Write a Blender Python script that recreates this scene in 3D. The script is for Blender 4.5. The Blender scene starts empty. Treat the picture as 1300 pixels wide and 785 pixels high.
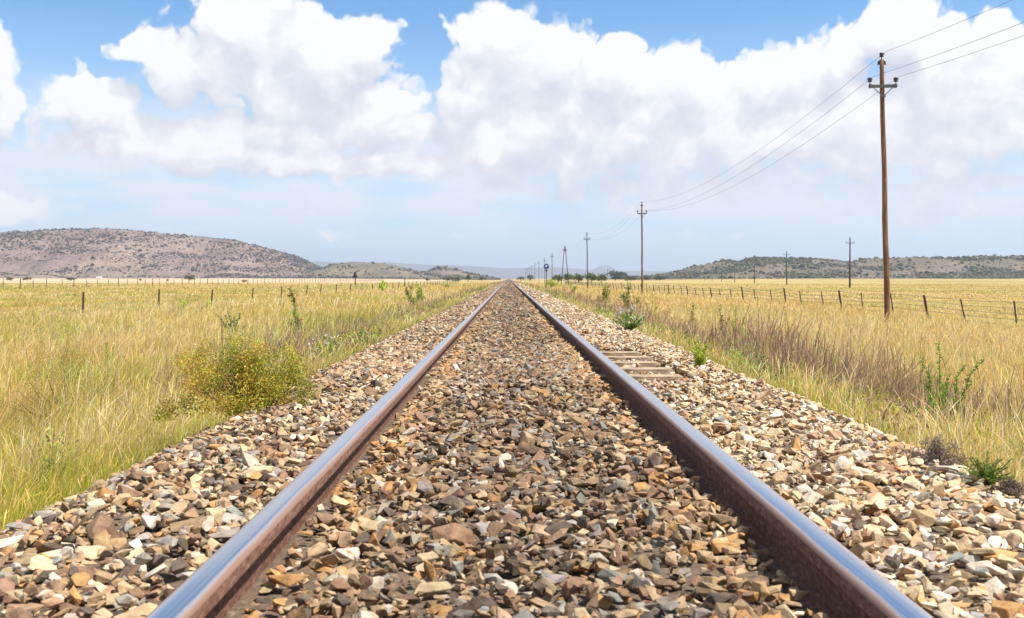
import bpy, bmesh, math, random
import numpy as np
from mathutils import Vector, Matrix, noise as mnoise

random.seed(7)
rng = np.random.default_rng(11)
R = math.radians
sc = bpy.context.scene
COL = sc.collection

# ------------------------------------------------------------------ camera frame
F = 1300.0                       # focal length in photo pixels
VX, VY = 645.5, 354.0            # vanishing point of the rails
RAIL = 1.30                      # rail top above the plain
CX, CY, CZ = -0.05, 0.0, RAIL + 0.54

def at(px, py, Z):
    return Vector((CX + (px - VX) / F * Z, Z, CZ + (VY - py) / F * Z))

# ------------------------------------------------------------------ numpy noise
def _h(ix, iy, seed):
    n = (ix.astype(np.int64) * 374761393 + iy.astype(np.int64) * 668265263 + seed * 1442695041) & 0xffffffff
    n = ((n ^ (n >> 13)) * 1274126177) & 0xffffffff
    n = (n ^ (n >> 16)) & 0xffffffff
    return n / 4294967295.0

def vn(x, y, seed=0):
    x = np.asarray(x, float); y = np.asarray(y, float)
    ix = np.floor(x); iy = np.floor(y)
    fx = x - ix; fy = y - iy
    fx = fx * fx * (3 - 2 * fx); fy = fy * fy * (3 - 2 * fy)
    a = _h(ix, iy, seed); b = _h(ix + 1, iy, seed); c = _h(ix, iy + 1, seed); d = _h(ix + 1, iy + 1, seed)
    return (a * (1 - fx) + b * fx) * (1 - fy) + (c * (1 - fx) + d * fx) * fy

def fbm(x, y, seed=0, o=4):
    s = 0; a = 0.5; t = 0
    x = np.asarray(x, float); y = np.asarray(y, float)
    for k in range(o):
        s = s + a * vn(x, y, seed + k * 17); t += a; a *= 0.5
        x = x * 2.03 + 11.3; y = y * 2.03 + 5.7
    return s / t

def sstep(a, b, x):
    t = np.clip((np.asarray(x, float) - a) / (b - a), 0, 1)
    return t * t * (3 - 2 * t)

# ------------------------------------------------------------------ terrain
PX = np.array([-9e4, -5.6, -4.6, -3.2, -1.95, -1.86, -1.32, -1.15, -0.62, 0, 0.62, 1.15, 1.52, 2.02, 2.12, 3.4, 4.8, 5.8, 9e4])
PZ = np.array([0, 0, 0.06, 0.50, 0.86, 0.89, 1.175, 1.20, 1.205, 1.20, 1.19, 1.20, 1.17, 0.90, 0.87, 0.48, 0.06, 0, 0])

def edge_wob(y):
    return (fbm(np.asarray(y) * 0.55, np.asarray(y) * 0 + 3, 5, 3) - 0.5) * 0.34

def terrain(x, y):
    x = np.asarray(x, float); y = np.asarray(y, float)
    w = edge_wob(y) * sstep(1.2, 1.9, np.abs(x))
    z = np.interp(x + w * np.sign(x), PX, PZ)
    off = sstep(2.2, 7, np.abs(x))
    z = z + off * ((fbm(x * 0.09, y * 0.09, 41, 3) - 0.5) * 0.34 + (fbm(x * 0.5, y * 0.5, 43, 2) - 0.5) * 0.10)
    far = sstep(350, 1500, y)
    z = z + far * 2.2 * sstep(30, 300, np.abs(x))
    return z

def ground_hit(px, py):
    z = 1.2
    while z < 3000:
        p = at(px, py, z)
        if p.z <= float(terrain(p.x, p.y)): return p
        z *= 1.004
    return at(px, py, 300)

# ------------------------------------------------------------------ node helpers
def new_mat(name):
    m = bpy.data.materials.new(name); m.use_nodes = True
    nt = m.node_tree
    for n in list(nt.nodes): nt.nodes.remove(n)
    out = nt.nodes.new('ShaderNodeOutputMaterial')
    return m, nt, out

class NT:
    def __init__(s, nt): s.nt = nt
    def n(s, t, **kw):
        nd = s.nt.nodes.new(t)
        for k, v in kw.items(): setattr(nd, k, v)
        return nd
    def l(s, a, b): s.nt.links.new(a, b)
    def put(s, sock, v):
        if isinstance(v, bpy.types.NodeSocket): s.l(v, sock)
        else: sock.default_value = v
    def math(s, op, a, b=0.0, c=0.0, clamp=False):
        nd = s.n('ShaderNodeMath', operation=op, use_clamp=clamp)
        s.put(nd.inputs[0], a); s.put(nd.inputs[1], b); s.put(nd.inputs[2], c)
        return nd.outputs[0]
    def vmath(s, op, a, b=(0, 0, 0), c=(0, 0, 0)):
        nd = s.n('ShaderNodeVectorMath', operation=op)
        s.put(nd.inputs[0], a)
        if op == 'SCALE': s.put(nd.inputs[3], b)
        else:
            s.put(nd.inputs[1], b); s.put(nd.inputs[2], c)
        return nd.outputs['Value'] if op in ('LENGTH', 'DOT_PRODUCT', 'DISTANCE') else nd.outputs[0]
    def noise(s, vec, scale, detail=4, rough=0.55, col=False, dim='3D'):
        nd = s.n('ShaderNodeTexNoise', noise_dimensions=dim)
        if vec is not None: s.l(vec, nd.inputs['Vector'])
        nd.inputs['Scale'].default_value = scale; nd.inputs['Detail'].default_value = detail
        nd.inputs['Roughness'].default_value = rough
        return nd.outputs['Color' if col else 'Fac']
    def ramp(s, f, stops):
        nd = s.n('ShaderNodeValToRGB')
        e = nd.color_ramp.elements
        while len(e) < len(stops): e.new(0.5)
        for i, (p, c) in enumerate(stops):
            e[i].position = p
            e[i].color = (c, c, c, 1) if isinstance(c, (int, float)) else (*c, 1)
        s.l(f, nd.inputs[0]); return nd.outputs[0]
    def mix(s, f, a, b, mode='MIX'):
        nd = s.n('ShaderNodeMix', data_type='RGBA', blend_type=mode)
        s.put(nd.inputs[0], f)
        for k, v in ((6, a), (7, b)):
            if isinstance(v, tuple) and len(v) == 3: v = (*v, 1)
            s.put(nd.inputs[k], v)
        return nd.outputs[2]
    def smooth(s, x, a, b):
        nd = s.n('ShaderNodeMapRange', interpolation_type='SMOOTHSTEP')
        s.put(nd.inputs[0], x); nd.inputs[1].default_value = a; nd.inputs[2].default_value = b
        return nd.outputs[0]

def pbsdf(g, color, rough=0.8, metal=0.0, spec=0.3, normal=None):
    b = g.n('ShaderNodeBsdfPrincipled')
    if isinstance(color, tuple): color = (*color[:3], 1)
    g.put(b.inputs['Base Color'], color); g.put(b.inputs['Roughness'], rough)
    g.put(b.inputs['Metallic'], metal); b.inputs['Specular IOR Level'].default_value = spec
    if normal is not None: g.l(normal, b.inputs['Normal'])
    return b

def bump(g, h, strength, dist):
    nd = g.n('ShaderNodeBump'); nd.inputs['Strength'].default_value = strength
    nd.inputs['Distance'].default_value = dist; g.l(h, nd.inputs['Height']); return nd.outputs[0]

def leaf_mat(name, transl=0.35, rough=0.6, spec=0.2):
    m, nt, out = new_mat(name); g = NT(nt)
    a = g.n('ShaderNodeAttribute', attribute_name='col')
    b = pbsdf(g, a.outputs['Color'], rough, 0, spec)
    t = g.n('ShaderNodeBsdfTranslucent'); g.l(a.outputs['Color'], t.inputs['Color'])
    mx = g.n('ShaderNodeMixShader'); mx.inputs[0].default_value = transl
    g.l(b.outputs[0], mx.inputs[1]); g.l(t.outputs[0], mx.inputs[2]); g.l(mx.outputs[0], out.inputs[0])
    return m

def noisy_mat(name, stops, scale=5, rough=0.85, stretch=(1, 1, 1), bs=0.3, bd=0.01, spec=0.25, detail=6):
    m, nt, out = new_mat(name); g = NT(nt)
    tc = g.n('ShaderNodeTexCoord')
    v = g.vmath('MULTIPLY', tc.outputs['Object'], stretch)
    f = g.noise(v, scale, detail, 0.6)
    c = g.ramp(f, stops)
    b = pbsdf(g, c, rough, 0, spec, bump(g, f, bs, bd))
    g.l(b.outputs[0], out.inputs[0]); return m

MAT = {}
MAT['grass'] = leaf_mat('grass_blades', 0.45)
MAT['leaf'] = leaf_mat('plant_leaves', 0.30)
MAT['crown'] = leaf_mat('tree_foliage', 0.2, 0.7)

def stone_mat():
    m, nt, out = new_mat('ballast_stone'); g = NT(nt)
    a = g.n('ShaderNodeAttribute', attribute_name='col')
    tc = g.n('ShaderNodeTexCoord')
    n1 = g.noise(tc.outputs['Object'], 38, 5, 0.65)
    n2 = g.noise(tc.outputs['Object'], 160, 4, 0.6)
    n3 = g.noise(tc.outputs['Object'], 22, 3, 0.6)
    c = g.mix(g.ramp(n1, [(0.32, 0.0), (0.7, 1.0)]), g.mix(1.0, a.outputs['Color'], (0.62, 0.58, 0.56), 'MULTIPLY'), g.mix(1.0, a.outputs['Color'], (1.22, 1.2, 1.16), 'MULTIPLY'))
    c = g.mix(g.ramp(n3, [(0.56, 0.0), (0.72, 0.55)]), c, (0.36, 0.20, 0.095))
    c = g.mix(g.ramp(n2, [(0.6, 0.0), (0.75, 0.4)]), c, (0.5, 0.45, 0.38))
    h = g.math('ADD', n1, g.math('MULTIPLY', n2, 0.5))
    b = pbsdf(g, c, 0.78, 0, 0.3, bump(g, h, 0.6, 0.006))
    g.l(b.outputs[0], out.inputs[0]); return m
MAT['stone'] = stone_mat()
MAT['bed'] = noisy_mat('ballast_dust', [(0.3, (0.045, 0.032, 0.022)), (0.45, (0.17, 0.12, 0.08)), (0.55, (0.11, 0.08, 0.055)), (0.7, (0.27, 0.20, 0.14))], 22, 0.9, bs=0.9, bd=0.03)
MAT['sleeper'] = noisy_mat('sleeper_concrete', [(0.3, (0.16, 0.11, 0.07)), (0.5, (0.36, 0.26, 0.165)), (0.7, (0.46, 0.35, 0.24))], 7, 0.9, bs=0.6, bd=0.008)
MAT['polewood'] = noisy_mat('pole_wood', [(0.3, (0.085, 0.042, 0.022)), (0.5, (0.20, 0.10, 0.055)), (0.62, (0.30, 0.165, 0.095)), (0.8, (0.42, 0.29, 0.20))], 3.0, 0.85, (3.5, 3.5, 0.35), 0.5, 0.02)
MAT['greywood'] = noisy_mat('grey_pole_wood', [(0.3, (0.06, 0.048, 0.045)), (0.6, (0.13, 0.10, 0.09)), (0.8, (0.2, 0.16, 0.14))], 3.0, 0.85, (3, 3, 0.4), 0.5, 0.02)
MAT['arm'] = noisy_mat('crossarm_steel', [(0.3, (0.07, 0.072, 0.08)), (0.7, (0.14, 0.14, 0.15))], 6, 0.6, bs=0.1)
MAT['insul'] = noisy_mat('brown_porcelain', [(0.3, (0.035, 0.018, 0.014)), (0.7, (0.06, 0.03, 0.022))], 6, 0.25, bs=0.0, spec=0.5)
MAT['wire'] = noisy_mat('wire_metal', [(0.3, (0.10, 0.10, 0.12)), (0.7, (0.17, 0.17, 0.19))], 4, 0.5, bs=0.0)
MAT['fencepost'] = noisy_mat('fence_post_metal', [(0.3, (0.035, 0.022, 0.017)), (0.7, (0.10, 0.06, 0.045))], 12, 0.8, bs=0.2)
MAT['blackpaint'] = noisy_mat('black_paint', [(0.3, (0.018, 0.018, 0.024)), (0.7, (0.035, 0.035, 0.045))], 8, 0.6, bs=0.05)
MAT['bluepaint'] = noisy_mat('blue_paint', [(0.3, (0.02, 0.06, 0.22)), (0.7, (0.035, 0.09, 0.3))], 8, 0.5, bs=0.05)
MAT['whitepaint'] = noisy_mat('white_paint', [(0.3, (0.6, 0.6, 0.6)), (0.7, (0.8, 0.8, 0.8))], 8, 0.5, bs=0.05)
MAT['bark'] = noisy_mat('bark', [(0.3, (0.05, 0.035, 0.025)), (0.7, (0.14, 0.10, 0.07))], 6, 0.9)

# ------------------------------------------------------------------ mesh helpers
def props(o, label=None, cat=None, group=None, kind=None):
    if label: o['label'] = label
    if cat: o['category'] = cat
    if group: o['group'] = group
    if kind: o['kind'] = kind
    return o

def np_mesh(name, V, faces, nside, mat, col=None, parent=None, smooth=False, mats=None, matidx=None):
    """V (n,3), faces (m,nside)"""
    me = bpy.data.meshes.new(name)
    V = np.ascontiguousarray(V, dtype=np.float32); faces = np.ascontiguousarray(faces, dtype=np.int32)
    me.vertices.add(len(V)); me.vertices.foreach_set('co', V.ravel())
    me.loops.add(faces.size); me.loops.foreach_set('vertex_index', faces.ravel())
    me.polygons.add(len(faces))
    me.polygons.foreach_set('loop_start', np.arange(0, faces.size, nside, dtype=np.int32))
    if smooth: me.polygons.foreach_set('use_smooth', np.ones(len(faces), dtype=bool))
    else: me.polygons.foreach_set('use_smooth', np.zeros(len(faces), dtype=bool))
    if mats:
        for m in mats: me.materials.append(m)
        me.polygons.foreach_set('material_index', matidx.astype(np.int32))
    else: me.materials.append(mat)
    if col is not None:
        c = np.ones((len(V), 4), dtype=np.float32); c[:, :3] = col
        at_ = me.attributes.new('col', 'FLOAT_COLOR', 'POINT'); at_.data.foreach_set('color', c.ravel())
    me.update(calc_edges=True)
    o = bpy.data.objects.new(name, me); COL.objects.link(o)
    if parent: o.parent = parent
    return o

def bm_obj(name, bm, mat, parent=None, smooth=False):
    me = bpy.data.meshes.new(name); bmesh.ops.recalc_face_normals(bm, faces=bm.faces)
    bm.to_mesh(me); bm.free()
    me.materials.append(mat)
    if smooth:
        for p in me.polygons: p.use_smooth = True
    o = bpy.data.objects.new(name, me); COL.objects.link(o)
    if parent: o.parent = parent
    return o

def empty(name, loc):
    o = bpy.data.objects.new(name, None); o.location = loc; o.empty_display_size = 0.2
    COL.objects.link(o); return o

def copy_tree(o, parent=None):
    c = o.copy(); COL.objects.link(c); c.parent = parent
    for ch in list(o.children): copy_tree(ch, c)
    return c

def tube(bm, pts, rad, seg=8, cap=True):
    """swept tube; rad is a number or list"""
    pts = [Vector(p) for p in pts]; n = len(pts)
    rad = rad if hasattr(rad, '__len__') else [rad] * n
    rings = []
    for i, p in enumerate(pts):
        d = (pts[min(i + 1, n - 1)] - pts[max(i - 1, 0)]).normalized()
        a = Vector((0, 0, 1)) if abs(d.z) < 0.9 else Vector((0, 1, 0))
        u = d.cross(a).normalized(); v = d.cross(u)
        rings.append([bm.verts.new(p + (u * math.cos(t) + v * math.sin(t)) * rad[i]) for t in [2 * math.pi * k / seg for k in range(seg)]])
    for i in range(n - 1):
        for k in range(seg):
            bm.faces.new((rings[i][k], rings[i][(k + 1) % seg], rings[i + 1][(k + 1) % seg], rings[i + 1][k]))
    if cap:
        bm.faces.new(rings[0][::-1]); bm.faces.new(rings[-1])

def lathe(bm, prof, c, seg=14):
    c = Vector(c); rings = []
    for r, z in prof:
        rings.append([bm.verts.new(c + Vector((r * math.cos(2 * math.pi * k / seg), r * math.sin(2 * math.pi * k / seg), z))) for k in range(seg)])
    for i in range(len(prof) - 1):
        for k in range(seg):
            bm.faces.new((rings[i][k], rings[i][(k + 1) % seg], rings[i + 1][(k + 1) % seg], rings[i + 1][k]))
    bm.faces.new(rings[0][::-1]); bm.faces.new(rings[-1])

def box(bm, c, s, rot=None, bev=0.0):
    r = bmesh.ops.create_cube(bm, size=1.0)
    M = Matrix.Translation(Vector(c)) @ (rot.to_4x4() if rot else Matrix.Identity(4)) @ Matrix.Diagonal((*s, 1))
    bmesh.ops.transform(bm, matrix=M, verts=r['verts'])
    if bev:
        es = list({e for v in r['verts'] for e in v.link_edges})
        bmesh.ops.bevel(bm, geom=es, offset=bev, segments=2, affect='EDGES')

# ------------------------------------------------------------------ ground sheet
def build_ground():
    xs = np.unique(np.concatenate([np.linspace(-6.5, 6.5, 105), np.geomspace(6.5, 9000, 70), -np.geomspace(6.5, 9000, 70)]))
    ys = np.unique(np.concatenate([np.linspace(-60, 0, 40), np.linspace(0, 60, 201), np.geomspace(60, 14000, 150)]))
    X, Y = np.meshgrid(xs, ys)
    Z = terrain(X, Y) - 0.012
    Z = np.where(np.abs(X) < 1.8, Z - 0.08, Z)
    V = np.stack([X, Y, Z], -1).reshape(-1, 3)
    nx, ny = len(xs), len(ys)
    i = np.arange(nx * ny).reshape(ny, nx)
    f = np.stack([i[:-1, :-1], i[:-1, 1:], i[1:, 1:], i[1:, :-1]], -1).reshape(-1, 4)
    m, nt, out = new_mat('veld_ground'); g = NT(nt)
    geo = g.n('ShaderNodeNewGeometry')
    P = geo.outputs['Position']
    big = g.noise(g.vmath('MULTIPLY', P, (0.006, 0.012, 0)), 1.0, 5, 0.6)
    mid = g.noise(P, 0.16, 6, 0.65)
    fine = g.noise(P, 7.0, 5, 0.7)
    c = g.ramp(g.math('ADD', g.math('MULTIPLY', big, 0.6), g.math('MULTIPLY', mid, 0.4)),
               [(0.36, (0.17, 0.17, 0.045)), (0.45, (0.33, 0.27, 0.085)), (0.52, (0.46, 0.34, 0.14)), (0.60, (0.50, 0.35, 0.17)), (0.7, (0.36, 0.27, 0.11))])
    c = g.mix(1.0, c, g.ramp(fine, [(0.3, (0.7, 0.68, 0.62)), (0.7, (1.1, 1.1, 1.1))]), 'MULTIPLY')
    # bare, paler soil beyond 250 m on the left plain
    sep = g.n('ShaderNodeSeparateXYZ'); g.l(P, sep.inputs[0])
    far = g.smooth(sep.outputs[1], 260.0, 700.0)
    left = g.smooth(sep.outputs[0], -20.0, -90.0)
    pale = g.ramp(big, [(0.4, (0.45, 0.32, 0.21)), (0.55, (0.56, 0.41, 0.25))])
    c = g.mix(g.math('MULTIPLY', far, left), c, pale)
    b = pbsdf(g, c, 0.95, 0, 0.1, bump(g, fine, 0.5, 0.05))
    g.l(b.outputs[0], out.inputs[0])
    o = np_mesh('ground', V, f, 4, m, smooth=True)
    props(o, kind='structure')
build_ground()

EXPOSE = (0.72, 1.16, 6.3, 9.3)      # x0,x1,y0,y1 where sleeper ends lie bare
def build_bed():
    xs = np.linspace(-1.95, 2.1, 55)
    ys = np.concatenate([np.linspace(-6, 14, 260), np.geomspace(14.2, 1400, 160)])
    X, Y = np.meshgrid(xs, ys)
    Z = terrain(X, Y) + 0.004 + (fbm(X * 9, Y * 9, 91, 2) - 0.5) * 0.02 * sstep(60, 20, Y)
    ex_ = (X > EXPOSE[0] - .05) & (X < EXPOSE[1] + .05) & (Y > EXPOSE[2]) & (Y < EXPOSE[3])
    Z = Z - .07 * ex_
    V = np.stack([X, Y, Z - 0.02 * (Y < 14)], -1).reshape(-1, 3)
    ny, nx = X.shape
    i = np.arange(nx * ny).reshape(ny, nx)
    f = np.stack([i[:-1, :-1], i[:-1, 1:], i[1:, 1:], i[1:, :-1]], -1).reshape(-1, 4)
    o = np_mesh('track_bed', V, f, 4, MAT['bed'], smooth=True)
    props(o, kind='structure')
build_bed()

# ------------------------------------------------------------------ ballast stones

def rock_base(npts, seed):
    r = random.Random(seed)
    bm = bmesh.new()
    for i in range(npts):
        v = Vector((r.gauss(0, 1), r.gauss(0, 1), r.gauss(0, 1))).normalized()
        v = Vector((max(-.78, min(.78, v.x)), max(-.78, min(.78, v.y)), max(-.75, min(.75, v.z)))) * r.uniform(0.85, 1.1)
        bm.verts.new(v)
    res = bmesh.ops.convex_hull(bm, input=bm.verts)
    bad = [v for v in bm.verts if not v.link_faces]
    bmesh.ops.delete(bm, geom=bad, context='VERTS')
    bmesh.ops.triangulate(bm, faces=bm.faces)
    bmesh.ops.recalc_face_normals(bm, faces=bm.faces)
    V = np.array([v.co[:] for v in bm.verts]); f = np.array([[v.index for v in fc.verts] for fc in bm.faces if True])
    bm.verts.index_update(); f = np.array([[v.index for v in fc.verts] for fc in bm.faces])
    bm.free(); return V, f

def rock_fine(seed):
    """bevelled hull, for the nearest stones"""
    r = random.Random(seed)
    bm = bmesh.new()
    for i in range(r.choice([9, 10, 12, 14])):
        v = Vector((r.gauss(0, 1), r.gauss(0, 1), r.gauss(0, 1))).normalized()
        v = Vector((max(-.78, min(.78, v.x)), max(-.78, min(.78, v.y)), max(-.75, min(.75, v.z)))) * r.uniform(0.8, 1.2)
        bm.verts.new(v)
    bmesh.ops.convex_hull(bm, input=bm.verts)
    bmesh.ops.delete(bm, geom=[v for v in bm.verts if not v.link_faces], context='VERTS')
    bmesh.ops.dissolve_limit(bm, angle_limit=R(16), verts=bm.verts, edges=bm.edges)
    bmesh.ops.bevel(bm, geom=list(bm.edges), offset=0.045, segments=1, affect='EDGES')
    bmesh.ops.triangulate(bm, faces=bm.faces)
    bmesh.ops.recalc_face_normals(bm, faces=bm.faces)
    bm.verts.index_update()
    V = np.array([v.co[:] for v in bm.verts]); f = np.array([[v.index for v in fc.verts] for fc in bm.faces])
    bm.free(); return V, f

def rand_rot(n):
    q = rng.normal(size=(n, 4)); q /= np.linalg.norm(q, axis=1, keepdims=True)
    w, x, y, z = q.T
    M = np.empty((n, 3, 3))
    M[:, 0, 0] = 1 - 2 * (y * y + z * z); M[:, 0, 1] = 2 * (x * y - z * w); M[:, 0, 2] = 2 * (x * z + y * w)
    M[:, 1, 0] = 2 * (x * y + z * w); M[:, 1, 1] = 1 - 2 * (x * x + z * z); M[:, 1, 2] = 2 * (y * z - x * w)
    M[:, 2, 0] = 2 * (x * z - y * w); M[:, 2, 1] = 2 * (y * z + x * w); M[:, 2, 2] = 1 - 2 * (x * x + y * y)
    return M

PAL = np.array([[.44, .33, .205], [.53, .42, .28], [.34, .235, .135], [.44, .25, .10], [.27, .245, .215], [.36, .34, .31],
                [.11, .085, .065], [.19, .125, .08], [.55, .49, .41], [.27, .29, .28], [.30, .185, .12], [.63, .57, .48]])
def stone_cols(x, y):
    n = len(x)
    w = np.tile(np.array([3.8, 2.4, 3.0, 1.3, 1.2, .9, 1.3, 2.0, 1.2, .35, 1.5, .4]), (n, 1))
    right = sstep(0.6, 0.9, x)[:, None]
    w = w * (1 + right * np.array([.6, 2.4, 0, .5, -.5, .2, -.8, -.8, 2.2, .2, -.2, 4.0]))
    mid = (np.exp(-(x / 0.24) ** 2) * (fbm(x * 2, y * 0.8, 71, 3) + .2))[:, None]
    w = w * (1 + mid * np.array([-.5, -.6, .0, -.5, .8, .5, 1.6, 1.2, -.4, .2, .8, -.6]))
    w = np.maximum(w, 0.02)
    # rusty stones beside the rails
    rust = (np.exp(-((np.abs(x) - 0.50) / 0.10) ** 2))[:, None]
    w = w * (1 + rust * np.array([.4, 0, 1, 3.5, -.7, -.6, 0, .6, -.5, -.5, 1.0, -.5]))
    w = np.maximum(w, 0.02)
    cs = np.cumsum(w, 1); u = rng.random(n) * cs[:, -1]
    k = (u[:, None] > cs).sum(1)
    c = PAL[k] * rng.uniform(0.8, 1.2, (n, 1)) * rng.uniform(0.95, 1.05, (n, 3))
    dirt = 1 - .24 * sstep(.50, .34, np.abs(x)) + .10 * (x > .66)
    return np.clip(c * dirt[:, None] * np.array([1.05, 1.0, .93]), 0.02, 0.85)

def in_rail(x, m):
    return np.abs(np.abs(x) - 0.6035) < m

def stones():
    fine = [rock_fine(100 + i) for i in range(24)]
    coarse = [rock_base(11, 200 + i) for i in range(14)]
    low = [rock_base(8, 300 + i) for i in range(8)]
    bands = [(0.9, 4.6, 2300, 1.0, fine), (4.6, 14, 1850, 1.03, coarse), (14, 32, 640, 1.3, coarse), (32, 75, 110, 2.1, low), (75, 160, 30, 3.2, low)]
    VV, FF, CC = [], [], []; base = 0
    for (y0, y1, dens, sc_, lib) in bands:
        n = int((y1 - y0) * 4.5 * dens)
        x = rng.uniform(-2.25, 2.5, n); y = rng.uniform(y0, y1, n)
        wob = edge_wob(y)
        # thin out at the ragged edges
        ex = np.where(x < 0, -x - wob * 0 - 1.78, x - 1.98) + (fbm(x * 3, y * 1.6, 55, 3) - 0.5) * 0.36
        keep = rng.random(n) > sstep(-0.05, 0.42, ex)
        e = (x > EXPOSE[0]) & (x < EXPOSE[1]) & (y > EXPOSE[2]) & (y < EXPOSE[3])
        keep &= ~(e & ((rng.random(n) < 0.55) | (np.abs((y - 6.75 + .27) % .54 - .27) < .135) & (rng.random(n) < .90)))
        keep &= ~in_rail(x, .048)
        keep_all = keep; x = x[keep]; y = y[keep]; n = len(x)
        s = np.exp(rng.normal(math.log(0.0158), 0.38, n)) * sc_
        s = np.clip(s, 0.009, 0.043 * sc_)
        s = s * (1 - .38 * sstep(-.15, .15, ex[keep_all]))
        near_rail = (np.abs(np.abs(x) - 0.6035) < 0.085)
        s = np.where(near_rail, np.minimum(s, 0.017 * min(sc_, 1.2)), s)
        z = terrain(x, y) + rng.uniform(-0.030, 0.016, n) * (1 + 0.3 * sc_) - 0.004 * sc_ + (fbm(x * 2.2, y * 2.2, 81, 3) - 0.5) * 0.045
        z = np.minimum(z, RAIL - 0.05 - s * 0.6)
        z = np.where((x > EXPOSE[0]) & (x < EXPOSE[1]) & (y > EXPOSE[2]) & (y < EXPOSE[3]), z - .03, z)
        z = np.where(near_rail, np.minimum(z, RAIL - 0.062 - s), z)
        z = np.where((np.abs(x) < .52) & (y > 6.0) & (y < 9.6), np.maximum(z, RAIL - .088), z)
        z = np.where((x < -.66) & (x > -1.2) & (y > 6.0) & (y < 9.6), np.maximum(z, RAIL - .088), z)
        sx = s * rng.uniform(0.9, 1.75, n); sy = s * rng.uniform(0.8, 1.2, n); sz = s * rng.uniform(0.42, 0.85, n)
        M = rand_rot(n)
        # flatten: most stones lie flat, tilted up to 35 degrees
        a = rng.uniform(0, 2 * math.pi, n); tl = rng.normal(0, 0.5, n); ta = rng.uniform(0, 2 * math.pi, n)
        ca, sa = np.cos(a), np.sin(a); Rz = np.zeros((n, 3, 3)); Rz[:, 0, 0] = ca; Rz[:, 0, 1] = -sa; Rz[:, 1, 0] = sa; Rz[:, 1, 1] = ca; Rz[:, 2, 2] = 1
        ct, st = np.cos(tl), np.sin(tl); Rx = np.zeros((n, 3, 3)); Rx[:, 0, 0] = 1; Rx[:, 1, 1] = ct; Rx[:, 1, 2] = -st; Rx[:, 2, 1] = st; Rx[:, 2, 2] = ct
        cb, sb = np.cos(ta), np.sin(ta); Rb = np.zeros((n, 3, 3)); Rb[:, 0, 0] = cb; Rb[:, 0, 1] = -sb; Rb[:, 1, 0] = sb; Rb[:, 1, 1] = cb; Rb[:, 2, 2] = 1
        A = Rb @ Rx @ Rz
        S = np.zeros((n, 3, 3)); S[:, 0, 0] = sx; S[:, 1, 1] = sy; S[:, 2, 2] = sz
        T = A @ S
        c = stone_cols(x, y)
        kind = rng.integers(0, len(lib), n)
        for k, (bv, bf) in enumerate(lib):
            idx = np.nonzero(kind == k)[0]
            if not len(idx): continue
            v = np.einsum('nij,vj->nvi', T[idx], bv) + np.stack([x[idx], y[idx], z[idx]], -1)[:, None, :]
            nv = len(bv)
            VV.append(v.reshape(-1, 3))
            FF.append((bf[None] + (np.arange(len(idx)) * nv)[:, None, None] + base).reshape(-1, 3))
            CC.append(np.repeat(c[idx], nv, axis=0))
            base += len(idx) * nv
    V = np.concatenate(VV); Fc = np.concatenate(FF); Cc = np.concatenate(CC)
    o = np_mesh('ballast_stones', V, Fc, 3, MAT['stone'], Cc)
    props(o, 'crushed brown, cream and grey ballast stones filling the bed around both rails', 'ballast', kind='stuff')
    print('stones', len(Fc))
stones()

# ------------------------------------------------------------------ sleepers
def build_sleeper():
    bm = bmesh.new()
    # trapezoid concrete sleeper, length along x
    prof = [(-0.13, 0), (0.13, 0), (0.105, 0.19), (-0.105, 0.19)]
    L = 1.10
    a = [bm.verts.new((-L, p[0], p[1])) for p in prof]; b = [bm.verts.new((L, p[0], p[1])) for p in prof]
    bm.faces.new(a[::-1]); bm.faces.new(b)
    for k in range(4): bm.faces.new((a[k], a[(k + 1) % 4], b[(k + 1) % 4], b[k]))
    bmesh.ops.bevel(bm, geom=list(bm.edges), offset=0.012, segments=2, affect='EDGES')
    return bm_obj('sleeper', bm, MAT['sleeper'])
sl = build_sleeper()
names = ['nearest', 'second nearest', 'middle', 'second farthest', 'farthest']
for i in range(5):
    o = sl if i == 0 else sl.copy()
    if i: COL.objects.link(o)
    o.location = (0.02 * (i % 2), 6.75 + i * 0.54, RAIL - 0.098 - 0.19)
    props(o, f'dusty tan sleeper end bare of stones beside the right rail, {names[i]} of its row', 'sleeper', 'bare sleeper ends beside the right rail')

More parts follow.
